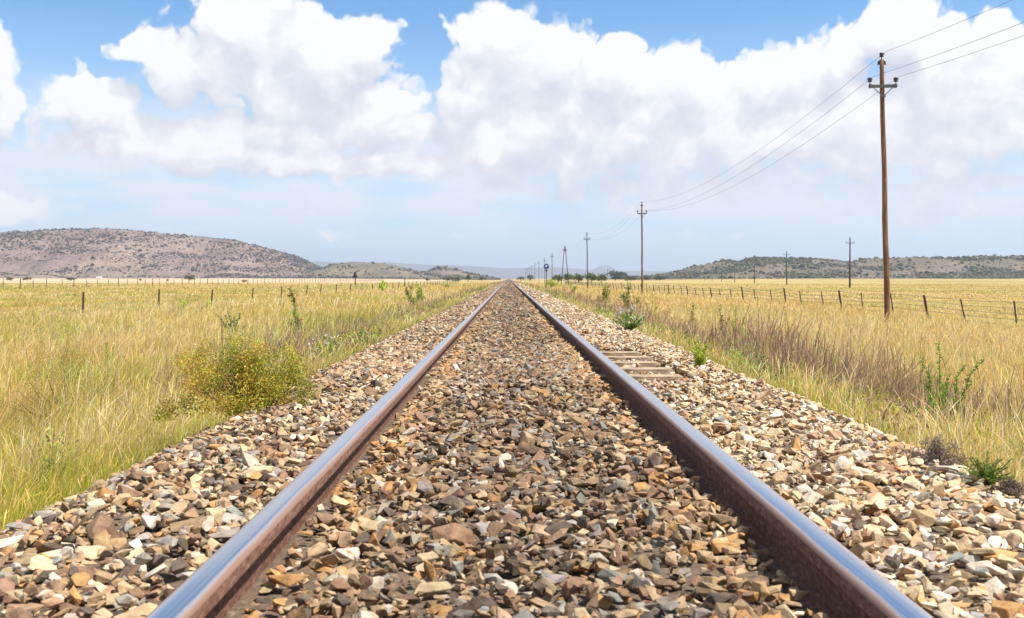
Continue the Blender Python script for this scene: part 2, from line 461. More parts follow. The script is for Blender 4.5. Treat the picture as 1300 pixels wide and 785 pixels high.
# ------------------------------------------------------------------ rails
def rail_mats():
    m, nt, out = new_mat('rail_running_surface'); g = NT(nt)
    tc = g.n('ShaderNodeTexCoord'); P = tc.outputs['Object']
    st = g.noise(g.vmath('MULTIPLY', P, (170, 0.9, 1)), 1.0, 5, 0.6)
    pt = g.noise(g.vmath('MULTIPLY', P, (30, 2.2, 1)), 1.0, 4, 0.6)
    sep = g.n('ShaderNodeSeparateXYZ'); g.l(P, sep.inputs[0])
    edge = g.math('ABSOLUTE', g.math('SUBTRACT', g.math('ABSOLUTE', sep.outputs[0]), 0.0))   # distance from the rail's centre line
    ef = g.smooth(g.math('ADD', edge, g.math('MULTIPLY', g.math('SUBTRACT', pt, 0.5), 0.016)), 0.016, 0.031)
    c = g.mix(g.ramp(st, [(0.35, 0.0), (0.7, 1.0)]), (0.62, 0.585, 0.59), (0.76, 0.725, 0.73))
    c = g.mix(ef, c, (0.27, 0.155, 0.105))
    r = g.math('ADD', g.math('MULTIPLY', st, 0.16), g.math('ADD', g.math('MULTIPLY', ef, 0.35), 0.14))
    me = g.math('SUBTRACT', 1.0, g.math('MULTIPLY', ef, 0.75))
    b = pbsdf(g, c, r, me, 0.5, bump(g, st, 0.06, 0.001))
    g.l(b.outputs[0], out.inputs[0])
    m2 = noisy_mat('rail_rust', [(0.3, (0.085, 0.038, 0.024)), (0.45, (0.14, 0.068, 0.043)), (0.55, (0.175, 0.088, 0.057)), (0.72, (0.30, 0.17, 0.115))], 1.0, 0.85, (90, 40, 90), 0.8, 0.003)
    return m, m2
RM = rail_mats()
def build_rail(xc, side):
    # right half of the section (x, z from rail top), mirrored
    half = [(0.0, 0.0), (0.012, -0.0004), (0.024, -0.002), (0.031, -0.0055), (0.035, -0.012), (0.0365, -0.036), (0.030, -0.041), (0.014, -0.049),
            (0.0085, -0.06), (0.0080, -0.10), (0.0095, -0.113), (0.020, -0.121), (0.0625, -0.132), (0.0635, -0.145), (0.0, -0.145)]
    prof = half + [(-x, z) for x, z in half[-2:0:-1]]
    ys = np.concatenate([np.linspace(-8, 60, 35), np.geomspace(65, 1400, 30)])
    n = len(prof); V = []
    for y in ys:
        for (x, z) in prof: V.append((x, y, z))
    V = np.array(V); Fc = []; mi = []
    for j in range(len(ys) - 1):
        for k in range(n):
            k2 = (k + 1) % n
            Fc.append((j * n + k, (j + 1) * n + k, (j + 1) * n + k2, j * n + k2))
            top = min(prof[k][1], prof[k2][1]) > -0.0125
            mi.append(0 if top else 1)
    o = np_mesh('rail', V, np.array(Fc), 4, None, mats=[RM[0], RM[1]], matidx=np.array(mi), smooth=True)
    # keep edges crisp
    try:
        o.data.set_sharp_from_angle(angle=R(40))
    except Exception: pass
    o.location = (xc, 0, RAIL)
    return o
XR = 0.5335 + 0.0365 + 0.0335
rl = build_rail(-XR + 0.0, -1); props(rl, 'steel rail with shiny bluish top and sunlit rust brown side, left one of the track', 'rail', 'rails of the track')
rr = build_rail(XR, 1); props(rr, 'steel rail with shiny bluish top and side in black shadow, right one of the track', 'rail', 'rails of the track')

# ------------------------------------------------------------------ grass
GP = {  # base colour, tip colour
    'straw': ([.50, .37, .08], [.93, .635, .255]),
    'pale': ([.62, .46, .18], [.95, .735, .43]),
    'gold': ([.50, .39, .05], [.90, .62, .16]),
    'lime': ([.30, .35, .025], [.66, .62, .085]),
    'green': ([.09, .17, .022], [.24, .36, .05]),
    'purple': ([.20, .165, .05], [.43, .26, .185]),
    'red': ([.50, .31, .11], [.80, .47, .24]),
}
GK = list(GP); GB = np.array([GP[k][0] for k in GK]); GT = np.array([GP[k][1] for k in GK])

CLEAR = []
def grass_zone(x, y):
    """weights (n,7) and height"""
    n = len(x); ax = np.abs(x); L = x < 0
    n1 = fbm(x * 0.30, y * 0.16, 131, 4); n2 = fbm(x * 0.9, y * 0.5, 137, 3); n3 = fbm(x * 0.13, y * 0.05, 139, 3); n4 = fbm(x * 1.5, y * 0.8, 149, 2)
    w = np.zeros((n, 7)); i = {k: j for j, k in enumerate(GK)}
    w[:, i['straw']] = 1.6; w[:, i['pale']] = 0.4 + 2.4 * sstep(0.50, 0.64, n2) + 3.0 * sstep(.50, .58, fbm(x * .10, y * .03, 151, 3)) * sstep(12, 30, y); w[:, i['gold']] = 1.2
    w[:, i['lime']] = np.where(L, 0.5, 0.3) + 6.5 * sstep(0.51, 0.58, n1) * np.where(L, 1, .35)
    w[:, i['green']] = 0.12 + 4.5 * sstep(0.56, 0.66, n1) * np.where(L, 1, .4) + 1.8 * sstep(0.60, 0.72, n4) * sstep(40, 10, y)
    w[:, i['red']] = 0.10 + 1.2 * sstep(0.62, 0.74, n3) + 2.5 * (~L) * sstep(18, 21, ax) * sstep(.45, .6, n3)
    # banks
    bank = sstep(6.0, 3.8, ax)
    w[:, i['lime']] += bank * np.where(L, 1.5, 1.4); w[:, i['green']] += bank * np.where(L, .45, 1.1)
    pr = np.where(L, 0.55 * sstep(8, 14, y), 1.0) * sstep(2.2, 2.9, ax) * sstep(5.4, 4.0, ax) * sstep(6.0, 11.0, y)
    pr = pr * (0.45 + 1.3 * sstep(0.30, 0.48, n2))
    w[:, i['purple']] = 0.04 + 10 * pr
    w[:, i['straw']] *= (1 - 0.6 * np.clip(pr, 0, 1)); w[:, i['gold']] *= (1 - 0.6 * np.clip(pr, 0, 1))
    vg = L * sstep(2.2, 3.0, ax) * sstep(8, 5.5, ax) * sstep(14, 22, y) * sstep(60, 42, y)
    w[:, i['lime']] += 5 * vg; w[:, i['green']] += 7 * vg * sstep(.42, .55, n2)
    # tall blond meadow on the right
    mead = (~L) * sstep(4.4, 6.0, ax) * sstep(20, 17, ax)
    w[:, i['straw']] += 2.4 * mead; w[:, i['pale']] += 1.0 * mead
    h = 0.40 + 0.30 * (n2 - 0.4) + 0.10 * mead
    h = h * (.78 + .55 * sstep(.45, .75, vn(x * 1.7, y * 1.7, 171)) * np.where(mead > .5, .4, 1))
    h = h * np.where(L, 1, 1 - .24 * sstep(8, 14, ax))
    h = np.where(ax > 18.5, h * np.where(L, .6, .42), h)
    edge = sstep(1.95, 4.2, ax)
    h = h * (0.42 + 0.58 * edge)
    for (qx, qy, qr) in CLEAR:
        d = np.hypot((x - qx - (CX - qx) * .05) / qr, (y - qy + qr * .8) / (qr * 2.2))
        h = h * (0.38 + 0.62 * sstep(0.6, 1.15, d))
    h = h * (1 + 0.12 * np.clip(pr, 0, 1))
    return w, np.clip(h, 0.10, 0.75)

def strip(x, y, z, h, wd, lean_a, lean, c0, c1, rows, spindle, face_a):
    """n blades as quad strips; returns V,F,C"""
    n = len(x); t = np.linspace(0, 1, rows)[None, :]
    bend = lean[:, None] * t ** 1.8
    dx = np.cos(lean_a)[:, None] * bend * h[:, None]; dy = np.sin(lean_a)[:, None] * bend * h[:, None]
    zz = z[:, None] + h[:, None] * t * (1 - 0.25 * bend)
    wp = np.where(spindle[:, None], 0.35 + 0.95 * np.exp(-((t - 0.84) / 0.13) ** 2), (1 - t ** 1.6) * 0.95 + 0.06)
    hw = 0.5 * wd[:, None] * wp
    ox = np.cos(face_a)[:, None] * hw; oy = np.sin(face_a)[:, None] * hw
    cx = x[:, None] + dx; cy = y[:, None] + dy
    V = np.stack([np.stack([cx - ox, cy - oy, zz], -1), np.stack([cx + ox, cy + oy, zz], -1)], 2)   # n,rows,2,3
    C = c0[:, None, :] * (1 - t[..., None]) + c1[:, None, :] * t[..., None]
    C = np.repeat(C[:, :, None, :], 2, axis=2)
    b = (np.arange(n) * rows * 2)[:, None, None]
    r = np.arange(rows - 1)[None, :, None] * 2
    f = b + r + np.array([0, 1, 3, 2])[None, None, :]
    return V.reshape(-1, 3), f.reshape(-1, 4), C.reshape(-1, 3)

def grass():
    # distance bands: y0,y1,count per side,blade width,rows,tuft radius
    bands = [(2.2, 6, 50000, .0029, 6, .05), (6, 12, 94000, .0038, 6, .07), (12, 24, 92000, .0072, 5, .12), (24, 48, 76000, .016, 4, .25),
             (48, 100, 66000, .04, 3, .6), (100, 210, 36000, .11, 3, 1.2), (210, 420, 16000, .26, 3, 2.5)]
    VV, FF, CC = [], [], []; base = 0; tot = 0
    for (y0, y1, cnt, wd, rows, tr) in bands:
        for side in (-1, 1):
            # tufts then blades
            per = 9
            nt = cnt // per
            u = rng.random(nt); ty = y0 * (y1 / y0) ** u if y0 > 20 else np.sqrt(y0 ** 2 + u * (y1 ** 2 - y0 ** 2))
            lim = 0.62 * ty + 3.0
            tx = side * (1.80 + rng.random(nt) ** 1.12 * np.maximum(lim - 1.80, 0.3))
            dens = np.where(np.abs(tx) < 2.55, fbm(tx * 2.5, ty * 1.1, 61, 3) * 1.5 - 0.2 + (np.abs(tx) - 1.95) * 0.9, 1)
            k = rng.random(nt) < dens
            tx, ty = tx[k], ty[k]; nt = len(tx)
            tl = rng.uniform(0, 2 * math.pi, nt); th = rng.normal(1, 0.16, nt)
            tv = rng.uniform(0.72, 1.18, nt)
            x = np.repeat(tx, per) + rng.normal(0, tr, nt * per); y = np.repeat(ty, per) + rng.normal(0, tr, nt * per)
            ok = (np.abs(x) > 1.66) & (y > 1.5); rep = np.repeat(np.arange(nt), per)[ok]; x = x[ok]; y = y[ok]; n = len(x)
            w, h = grass_zone(x, y)
            # one dominant kind in each tuft: the random pick is mostly shared
            cs = np.cumsum(w, 1); uu = np.where(rng.random(n) < 0.6, rng.random(nt)[rep], rng.random(n)) * cs[:, -1]
            kd = np.minimum((uu[:, None] > cs).sum(1), 6)
            hh = h * th[rep] * rng.uniform(0.45, 1.15, n)
            var = tv[rep] * rng.uniform(0.68, 1.22, n)
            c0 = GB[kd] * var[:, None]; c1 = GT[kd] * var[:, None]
            a = 0.75 * rng.normal(0.15, 0.9, n) + 0.25 * tl[rep]            # a light wind leans most blades to the right
            a = np.where(rng.random(n) < 0.45, rng.uniform(0, 2 * math.pi, n), a)
            lean = np.abs(rng.normal(0.30, 0.24, n)) * np.where(np.isin(kd, [3, 4]), 1.35, 1.0)
            sp = (rng.random(n) < np.where(np.isin(kd, [0, 1, 2, 5, 6]), 0.52, 0.05))
            hh = np.where(sp, hh * 1.22, hh * 0.95)
            ww = wd * rng.uniform(0.6, 1.25, n) * np.where(sp, 1.15, 1.0) * (1 if y0 > 12 else np.where(kd == 5, 1.3, 1))
            fa = rng.uniform(-0.9, 0.9, n)
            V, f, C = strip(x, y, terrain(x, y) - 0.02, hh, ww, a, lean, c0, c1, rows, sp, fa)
            VV.append(V); FF.append(f + base); CC.append(C); base += len(V); tot += n
    o = np_mesh('grass', np.concatenate(VV), np.concatenate(FF), 4, MAT['grass'], np.clip(np.concatenate(CC), 0, .9), smooth=True)
    props(o, 'tall straw coloured and yellow green veld grass on both sides of the track', 'grass', kind='stuff')
    print('blades', tot)

# ------------------------------------------------------------------ plants
def leaf_quads(P, D, L, W, col, up=None):
    """diamond leaves: points P, directions D, lengths L, widths W"""
    n = len(P); D = D / np.linalg.norm(D, axis=1, keepdims=True)
    r = rng.normal(size=(n, 3)); S = np.cross(D, r); S /= np.linalg.norm(S, axis=1, keepdims=True)
    N = np.cross(D, S)
    a = P; b = P + D * (L * .45)[:, None] + S * (W * .5)[:, None] + N * (L * .05)[:, None]; c = P + D * L[:, None]; d = P + D * (L * .45)[:, None] - S * (W * .5)[:, None] + N * (L * .05)[:, None]
    V = np.stack([a, b, c, d], 1).reshape(-1, 3)
    f = np.arange(n * 4).reshape(n, 4)
    return V, f, np.repeat(col, 4, axis=0)

def put_meshes(name, parts, mat, parent=None, loc=None):
    VV, FF, CC = [], [], []; b = 0
    for V, f, C in parts: VV.append(V); FF.append(f + b); CC.append(C); b += len(V)
    o = np_mesh(name, np.concatenate(VV), np.concatenate(FF), 4, mat, np.clip(np.concatenate(CC), 0, .9), parent)
    if loc is not None: o.location = loc
    return o

def mixcol(pal, n, var=0.15):
    pal = np.array(pal); k = rng.integers(0, len(pal), n)
    return pal[k] * rng.uniform(1 - var, 1 + var, (n, 1))

def stem_plant(name, label, cat, px, py, hpx, stems, leafL, pal, spread=0.25, leaves=70, stemcol=(.18, .14, .06), group=None, tip=None, lean=0.0, taper=1.0, low=0.12):
    p = ground_hit(px, py); s = p.y / F
    H = hpx * s * 1.18
    CLEAR.append((p.x, p.y, min(.9, .35 + .3 * H)))
    root = empty(name, (p.x, p.y, float(terrain(p.x, p.y)) - 0.01)); props(root, label, cat, group)
    Ls, stem_pts = [], []
    leaf_parts = []
    mains = stems; stems = stems + (stems * 2 if name != 'dry_stalk' else 0)
    for k in range(stems):
        hk = H * (1 if k == 0 else (rng.uniform(0.6, 0.95) if k < mains else rng.uniform(.25, .6))); a = rng.uniform(0, 2 * math.pi)
        sp = spread * H * (0.25 if k == 0 else rng.uniform(.5, 1))
        dx = math.cos(a) * sp + lean * hk; dy = math.sin(a) * sp
        t = np.linspace(0, 1, 7)
        pts = np.stack([dx * t ** 1.3 + rng.normal(0, .018 * H, 7), dy * t ** 1.3, hk * t], -1)
        pts[0] = (math.cos(a) * sp * .1, math.sin(a) * sp * .1, 0)
        stem_pts.append(pts)
        n = int(leaves * (1.15 if k < mains else .5))
        u = rng.uniform(low, 1, n) ** 0.9
        P = np.stack([np.interp(u, t, pts[:, j]) for j in range(3)], -1)
        th = rng.uniform(0, 2 * math.pi, n)
        D = np.stack([np.cos(th), np.sin(th), rng.uniform(-0.1, 1.3, n)], -1)
        ll = 0.9 * leafL * H * rng.uniform(.6, 1.3, n) * (1.05 - taper * 0.7 * u)
        ll = np.maximum(ll, 2.4 * s * rng.uniform(.7, 1.5, n)); c = mixcol(pal, n, .28) * rng.uniform(.85, 1.25)
        if tip is not None:
            m = u > tip[0]; c[m] = mixcol(tip[1], int(m.sum()))
            P[m] += rng.normal(0, leafL * H * 0.25, (int(m.sum()), 3)); ll[m] *= 1.3
        leaf_parts.append(leaf_quads(P, D, ll, ll * rng.uniform(.22, .42, n), c))
    bm = bmesh.new()
    for pts in stem_pts:
        tube(bm, pts, [max(H * .006 * (1 - .6 * i / 6), 0.001 + s * 0.15) for i in range(7)], 5)
    me_col = noisy_mat('stem_' + name, [(0.3, tuple(v * .7 for v in stemcol)), (0.7, stemcol)], 20, .8) if ('stem_' + name) not in bpy.data.materials else bpy.data.materials['stem_' + name]
    bm_obj('stem', bm, me_col, root)
    put_meshes('leaves', leaf_parts, MAT['leaf'], root)
    return root

G1 = [(.17, .28, .045), (.24, .37, .06), (.32, .44, .08)]
G2 = [(.36, .50, .05), (.46, .58, .06), (.56, .64, .12)]
GD = [(.09, .14, .04), (.14, .20, .05), (.20, .24, .08)]
BR = [(.14, .08, .035), (.20, .12, .05), (.28, .17, .07)]
DG = 'green weeds standing in the grass'
# right side
stem_plant('tall_weed', 'tall dark green weed with upright leafy spires above the grey dead bush', 'weed', 1196, 560, 106, 7, .075, G1, .40, 170, group=DG, taper=.8)
stem_plant('tall_weed', 'group of short leafy spires left of the tallest dark green weed', 'weed', 1168, 528, 66, 9, .085, G1, .55, 90, group=DG)
stem_plant('tall_weed', 'olive spire-shaped weed beside the pale green feathery one in the right grass', 'weed', 917, 443, 48, 2, .13, [(.18, .2, .05), (.26, .26, .07), (.13, .15, .04)], .2, 110, group=DG)
stem_plant('tall_weed', 'pale green feathery weed right of the olive spire', 'weed', 937, 440, 42, 3, .14, G2, .3, 90, group=DG)
stem_plant('tall_weed', 'single olive leafy spire behind the purple grass, left of the olive and pale pair', 'weed', 878, 425, 32, 2, .15, [(.18, .2, .05), (.26, .26, .07)], .2, 90, group=DG)
stem_plant('tall_weed', 'yellow green bushy weed right of the tall two-spired weed', 'weed', 826, 418, 30, 4, .17, G2, .4, 70, group=DG)
stem_plant('tall_weed', 'tall two-spired green weed with a dark upper spike near the second power pole', 'weed', 799, 403, 40, 3, .16, [(.16, .22, .04), (.24, .30, .05), (.12, .16, .03)], .3, 110, group=DG, tip=(.75, GD))
stem_plant('tall_weed', 'broad yellow green weed left of the tall two-spired weed', 'weed', 766, 393, 27, 4, .2, [(.16, .22, .04), (.28, .34, .06)], .35, 90, group=DG)
stem_plant('tall_weed', 'small dark green weed at the ballast edge, closest to the yellow bush', 'weed', 726, 378, 16, 3, .2, G1, .35, 60, group=DG)
stem_plant('dry_stalk', 'thin bare dry stalk sticking up alone from the right meadow', 'stalk', 997, 452, 54, 1, .03, BR, .05, 14, (.13, .09, .05), taper=.3)
stem_plant('dry_stalk', 'short brown stalk leaning right beside the olive weeds', 'stalk', 838, 420, 24, 1, .09, BR, .05, 40, (.13, .09, .05), lean=.45)
stem_plant('green_clump', 'lush dark green leafy clump with tiny white flowers at the right ballast edge', 'plant', 799, 420, 26, 9, .16, GD + G1, .75, 90, tip=(.93, [(.7, .7, .65)]))
stem_plant('green_clump', 'bright green soft clump at the foot of the purple grass, just past the bare sleepers', 'plant', 888, 466, 34, 9, .2, G2, .35, 50, low=.0)
stem_plant('green_clump', 'bright green low clump right of the grey dead bush', 'plant', 1252, 612, 34, 12, .25, [(.17, .27, .04), (.24, .34, .06)], .9, 60, low=.0)
# left side
LG = 'weeds in the left meadow'
stem_plant('leafy_weed', 'dock stalk with brownish tip and green lower leaves, tallest in the left meadow', 'weed', 377, 430, 52, 1, .10, G1, .1, 170, (.12, .08, .03), LG, tip=(.70, [(.24, .15, .05), (.32, .22, .08), (.22, .24, .06)]), lean=-.14, taper=.3)
stem_plant('leafy_weed', 'green leafy weed with a brown spike near the left track edge', 'weed', 524, 392, 24, 3, .17, G1, .35, 80, group=LG, tip=(.8, BR))
stem_plant('leafy_weed', 'green weed standing right of the brown-spiked weed by the track', 'weed', 533, 386, 22, 3, .2, G1, .3, 70, group=LG)
stem_plant('leafy_weed', 'dark green sprawling weed above the round olive bush', 'weed', 296, 428, 28, 7, .16, GD + G1, .75, 70, group=LG)
stem_plant('leafy_weed', 'small bright green upright weed alone in the far left grass', 'weed', 138, 474, 34, 3, .15, G2, .25, 80, group=LG)
stem_plant('leafy_weed', 'yellow green bushy weed in the left meadow below the first gap between fence posts', 'weed', 231, 402, 20, 4, .2, G2, .35, 60, group=LG)
stem_plant('leafy_weed', 'pale green thin weed right of the yellow green bushy weed', 'weed', 264, 400, 17, 3, .2, G2, .3, 50, group=LG)
stem_plant('leafy_weed', 'bright green low weed just right of the black sign board', 'weed', 485, 370, 12, 4, .25, G2, .5, 50, group=LG)
stem_plant('flowering_plant', 'green plant with white flower heads at the left bank', 'plant', 418, 466, 36, 9, .15, GD + G1 + G2, .6, 80, group=None, tip=(.94, [(.75, .75, .7)]))
stem_plant('dry_stalk', 'bent brown twig rising from the grass left of the olive bush', 'stalk', 205, 512, 58, 1, .02, BR, .05, 10, (.15, .10, .05), lean=.35)
stem_plant('dry_stalk', 'dark twig at the far left edge of the meadow', 'stalk', 75, 470, 40, 2, .02, BR, .3, 10, (.15, .10, .05), lean=.3)

def bush(name, label, cat, px, py, wpx, hpx, nleaf, leaf, pal, twig=(.2, .12, .06), depth=.8, twn=60, leafw=.45):
    p = ground_hit(px, py); s = p.y / F
    W, H = wpx * s, hpx * s
    CLEAR.append((p.x, p.y, W * (.40 if name != 'low_shrub' else .55)))
    root = empty(name, (p.x, p.y, float(terrain(p.x, p.y)) - 0.02)); props(root, label, cat)
    # twigs radiate from the base
    bm = bmesh.new()
    for k in range(twn):
        th = rng.uniform(0, 2 * math.pi); rr = math.sqrt(rng.random()) * .48
        tip = Vector((math.cos(th) * rr * W, math.sin(th) * rr * W * depth, H * .84 * math.sqrt(max(0.05, 1 - (rr * 1.7) ** 2)) * rng.uniform(.6, 1.02)))
        midp = Vector((tip.x * .45, tip.y * .45, tip.z * .55)) + Vector(rng.normal(0, .02 * W, 3))
        tube(bm, [(tip.x * .05, tip.y * .05, 0), midp, tip], [.006 * H + .0008, .004 * H, .0015 * H + .0004], 4)
    tw = noisy_mat('twig_' + name, [(0.3, tuple(v * .6 for v in twig)), (0.7, twig)], 20, .9)
    bm_obj('stem', bm, tw, root)
    # clumps of leaves
    nc = 95
    th = rng.uniform(0, 2 * math.pi, nc); rr = np.clip(np.abs(rng.normal(0, .32, nc)), 0, .60)
    hz = np.sqrt(np.clip(1 - (rr * 1.8) ** 2, .08, 1)) * np.where(rng.random(nc) < .25, rng.uniform(.9, 1.18, nc), rng.uniform(.15, .95, nc)) * (.78 + .3 * np.sin(th * 2 + 1))
    cc = np.stack([np.cos(th) * rr * W, np.sin(th) * rr * W * depth, hz * H * .9], -1)
    ctint = rng.uniform(.75, 1.25, nc)
    ckind = rng.random(nc)
    k = rng.integers(0, nc, nleaf)
    P = cc[k] + rng.normal(0, 1, (nleaf, 3)) * np.array([.046 * W, .046 * W, .075 * H])
    P[:, 2] = np.abs(P[:, 2])
    D = rng.normal(0, 1, (nleaf, 3)); D[:, 2] += .8
    L = leaf * rng.uniform(.6, 1.4, nleaf)
    pal = np.array(pal)
    ci = np.clip((ckind[k] * len(pal) + rng.normal(0, .7, nleaf)).astype(int), 0, len(pal) - 1)
    c = pal[ci] * (ctint[k] * rng.uniform(.85, 1.15, nleaf))[:, None]
    put_meshes('leaves', [leaf_quads(P, D, L, L * leafw, c)], MAT['leaf'], root)
    return root
bush('round_bush', 'round olive and rust coloured fine-leaved bush beside the left ballast edge', 'bush', 312, 528, 172, 100, 30000, .013, [(.30, .32, .04), (.40, .38, .045), (.54, .42, .055), (.60, .42, .07), (.52, .30, .07), (.34, .38, .05)], twn=120)
bush('low_shrub', 'straggly yellow green shrub with reddish twigs at the far left of the near bank', 'shrub', 84, 566, 190, 128, 26000, .014, [(.32, .38, .04), (.44, .42, .06), (.52, .30, .12), (.36, .42, .06)], depth=.6, twn=50)
bush('dead_bush', 'grey brown dead bush below the tallest dark green weed', 'dead bush', 1188, 592, 84, 38, 5200, .011, [(.19, .14, .12), (.26, .19, .17), (.33, .26, .21), (.15, .12, .09)], twn=130, leafw=.25)
bush('dead_bush', 'small grey brown dead bush at the right edge of the picture', 'dead bush', 1285, 626, 44, 26, 2600, .011, [(.19, .15, .12), (.28, .2, .16), (.33, .28, .18)], twn=70, leafw=.25)
bush('yellow_bush', 'bright yellow green bush under the round blue board', 'bush', 699, 366, 26, 11, 2600, .16, [(.34, .42, .04), (.46, .52, .06), (.28, .36, .05)])
bush('olive_shrub', 'low olive shrub near the vanishing track on the left', 'shrub', 566, 366, 16, 6, 900, .12, [(.16, .18, .04), (.22, .24, .06)])

def verge():
    Pp, Dd, Ll, Cc = [], [], [], []
    pals = [np.array(G1), np.array(G2), np.array(GD), np.array([(.34, .22, .13), (.42, .28, .17), (.28, .18, .12)]), np.array([(.44, .46, .06), (.5, .4, .08), (.36, .4, .05)])]
    for side in (-1, 1):
        n = 620
        y = 5.0 * (110 / 5.0) ** rng.random(n) ** .8
        x = side * (1.92 + np.abs(rng.normal(0, .55, n)) + (y > 15) * rng.random(n) * np.minimum(y * .05, 2.2))
        d = fbm(x * .6, y * .22, 301, 3); k = rng.random(n) < sstep(.40, .60, d) * np.where(y < 14, .30, 1); x = x[k]; y = y[k]; d = d[k]
        for a, b in zip(x, y):
            r_ = rng.uniform(.07, .20) * (1 + b / 60); h_ = rng.uniform(.10, .34) * (1 + b / 150)
            kind = int(np.clip(vn(a * .8, b * .25, 307) * 5 + rng.normal(0, 1.2), 0, 4)); kind = 4 if (b < 14 and kind < 2 and rng.random() < .6) else kind; pal = pals[kind]
            m = int(240 if b < 12 else 120 if b < 30 else 60)
            q = rng.normal(0, 1, (m, 3)) * np.array([r_ * .5, r_ * .5, 0]); q[:, 2] = rng.random(m) ** .8 * h_ * np.exp(-(q[:, 0] ** 2 + q[:, 1] ** 2) / (r_ * r_))
            q += np.array([a, b, float(terrain(a, b))])
            D = rng.normal(0, 1, (m, 3)); D[:, 2] = np.abs(D[:, 2]) + .4
            Pp.append(q); Dd.append(D); Ll.append(rng.uniform(.5, 1.4, m) * (.026 + b * .0011)); Cc.append(pal[rng.integers(0, 3, m)] * rng.uniform(.7, 1.25, (m, 1)) * rng.uniform(.8, 1.15))
    P = np.concatenate(Pp); D = np.concatenate(Dd); L = np.concatenate(Ll); C = np.concatenate(Cc)
    o = put_meshes('verge_weeds', [leaf_quads(P, D, L, L * .34, C)], MAT['leaf'])
    props(o, 'low leafy green and brownish weeds along both edges of the ballast', 'weeds', kind='stuff')
verge()
grass()

# ------------------------------------------------------------------ power poles
def insulator(bm, c, s=1.0):
    lathe(bm, [(.012 * s, -.10), (.012 * s, .0), (.055 * s, .005), (.062 * s, .03), (.035 * s, .05), (.055 * s, .06), (.058 * s, .085), (.03 * s, .10), (.045 * s, .115), (.045 * s, .15), (.02 * s, .165)], c)

def power_pole(H=9.7, arm_z=8.72, arm_w=1.02, wood='polewood', aframe=False, r0=.108, r1=.076, lean=0.0):
    root = empty('power_pole', (0, 0, 0))
    if not aframe:
        bm = bmesh.new(); n = 22
        pts = [(lean * (1 - i / n) + .010 * math.sin(i * .6), .010 * math.sin(i * .9), H * i / n - .3 * (i == 0)) for i in range(n + 1)]
        tube(bm, pts, [r0 + (r1 - r0) * i / n + .002 * math.sin(i * 2.3) for i in range(n + 1)], 14)
        bm_obj('shaft', bm, MAT[wood], root, True)
    else:
        for s_ in (-1, 1):
            bm = bmesh.new(); n = 14
            tube(bm, [(s_ * (.85 * (1 - i / n) + .085), 0, (H - .15) * i / n) for i in range(n + 1)], [r0 + (r1 - r0) * i / n for i in range(n + 1)], 12)
            bm_obj('leg', bm, MAT[wood], root, True)
        bm = bmesh.new(); tube(bm, [(0, 0, H - 1.1), (0, 0, H)], .085, 10); bm_obj('shaft', bm, MAT[wood], root, True)
    bm = bmesh.new(); box(bm, (0, -.10, arm_z), (arm_w, .075, .11), bev=.006)
    box(bm, (-arm_w / 2 + .06, -.10, arm_z + .005), (.09, .1, .14), bev=.006); box(bm, (arm_w / 2 - .06, -.10, arm_z + .005), (.09, .1, .14), bev=.006)
    bm_obj('crossarm', bm, MAT['arm'], root)
    for s_ in (-1, 1):
        bm = bmesh.new(); tube(bm, [(s_ * arm_w * .36, -.12, arm_z - .03), (s_ * .05, -.115, arm_z - .34)], .017, 6); bm_obj('brace', bm, MAT['arm'], root)
    bm = bmesh.new(); box(bm, (0, -.105, arm_z - .36), (.18, .06, .07), bev=.005); bm_obj('bracket', bm, MAT['arm'], root)
    for s_ in (-1, 1):
        bm = bmesh.new(); insulator(bm, (s_ * (arm_w / 2 - .04), -.10, arm_z + .15), 1.35); box(bm, (s_ * (arm_w / 2 - .04), -.10, arm_z + .26), (.2, .05, .03), bev=.004)
        bm_obj('insulator', bm, MAT['insul'], root, True)
    bm = bmesh.new(); insulator(bm, (0, 0, H + .09), 1.35); box(bm, (.02, 0, H + .2), (.19, .05, .03), bev=.004); bm_obj('insulator', bm, MAT['insul'], root, True)
    bm = bmesh.new(); box(bm, (0, 0, H - .16), (.30, .07, .06), bev=.006); box(bm, (-.11, 0, H - .10), (.05, .06, .10), bev=.005); box(bm, (.11, 0, H - .10), (.05, .06, .10), bev=.005); bm_obj('top_bracket', bm, MAT['insul'], root)
    return root

XP = 13.55; YP0 = 37.0; SP = 70.5
PL = ['nearest wooden power pole with a crossarm, standing behind the right meadow',
      'second nearest power pole of the trackside line, reddish wood',
      'third power pole of the trackside line, left of the reddish second one', 'two-legged A-frame power pole of the trackside line',
      'power pole just left of the two-legged A-frame pole', 'sixth power pole along the track, left of the round blue board',
      'seventh power pole along the track, a small one near the vanishing rails', 'eighth power pole along the track, tiny beside the rails',
      'ninth power pole along the track, tiny beside the rails', 'tenth power pole along the track, tiny and faint',
      'eleventh power pole along the track, tiny and faint', 'twelfth power pole along the track, faintest of the row']
heights = []
pole_proto = power_pole(lean=.10)
a_proto = None
ZT = []
for i in range(-1, 12):
    y = YP0 + SP * i
    if i == -1: ZT.append((XP, y, float(terrain(XP, y)))); continue
    if i == 0: o = pole_proto
    elif i == 3: o = power_pole(aframe=True, wood='greywood')
    else: o = copy_tree(pole_proto)
    x = XP + (0, .35, .1, .1, -.1, .1, 0, 0, 0, 0, 0, 0)[i]
    z = float(terrain(x, y))
    o.location = (x, y, z); ZT.append((x, y, z))
    o.rotation_euler = (0, R((-.7, .3, -.4, 0, .5, -.3, .2, 0, 0, 0, 0, 0)[i]), R((0, 4, -3, 2, 0, 5, 0, 0, 0, 0, 0, 0)[i]))
    props(o, PL[i], 'power pole', 'power poles along the track')
    if i in (2, 4, 5, 6, 7, 8, 9, 10, 11):
        for ch in o.children:
            if ch.name.startswith('shaft'):
                ch.data = ch.data.copy(); ch.data.materials[0] = MAT['greywood']
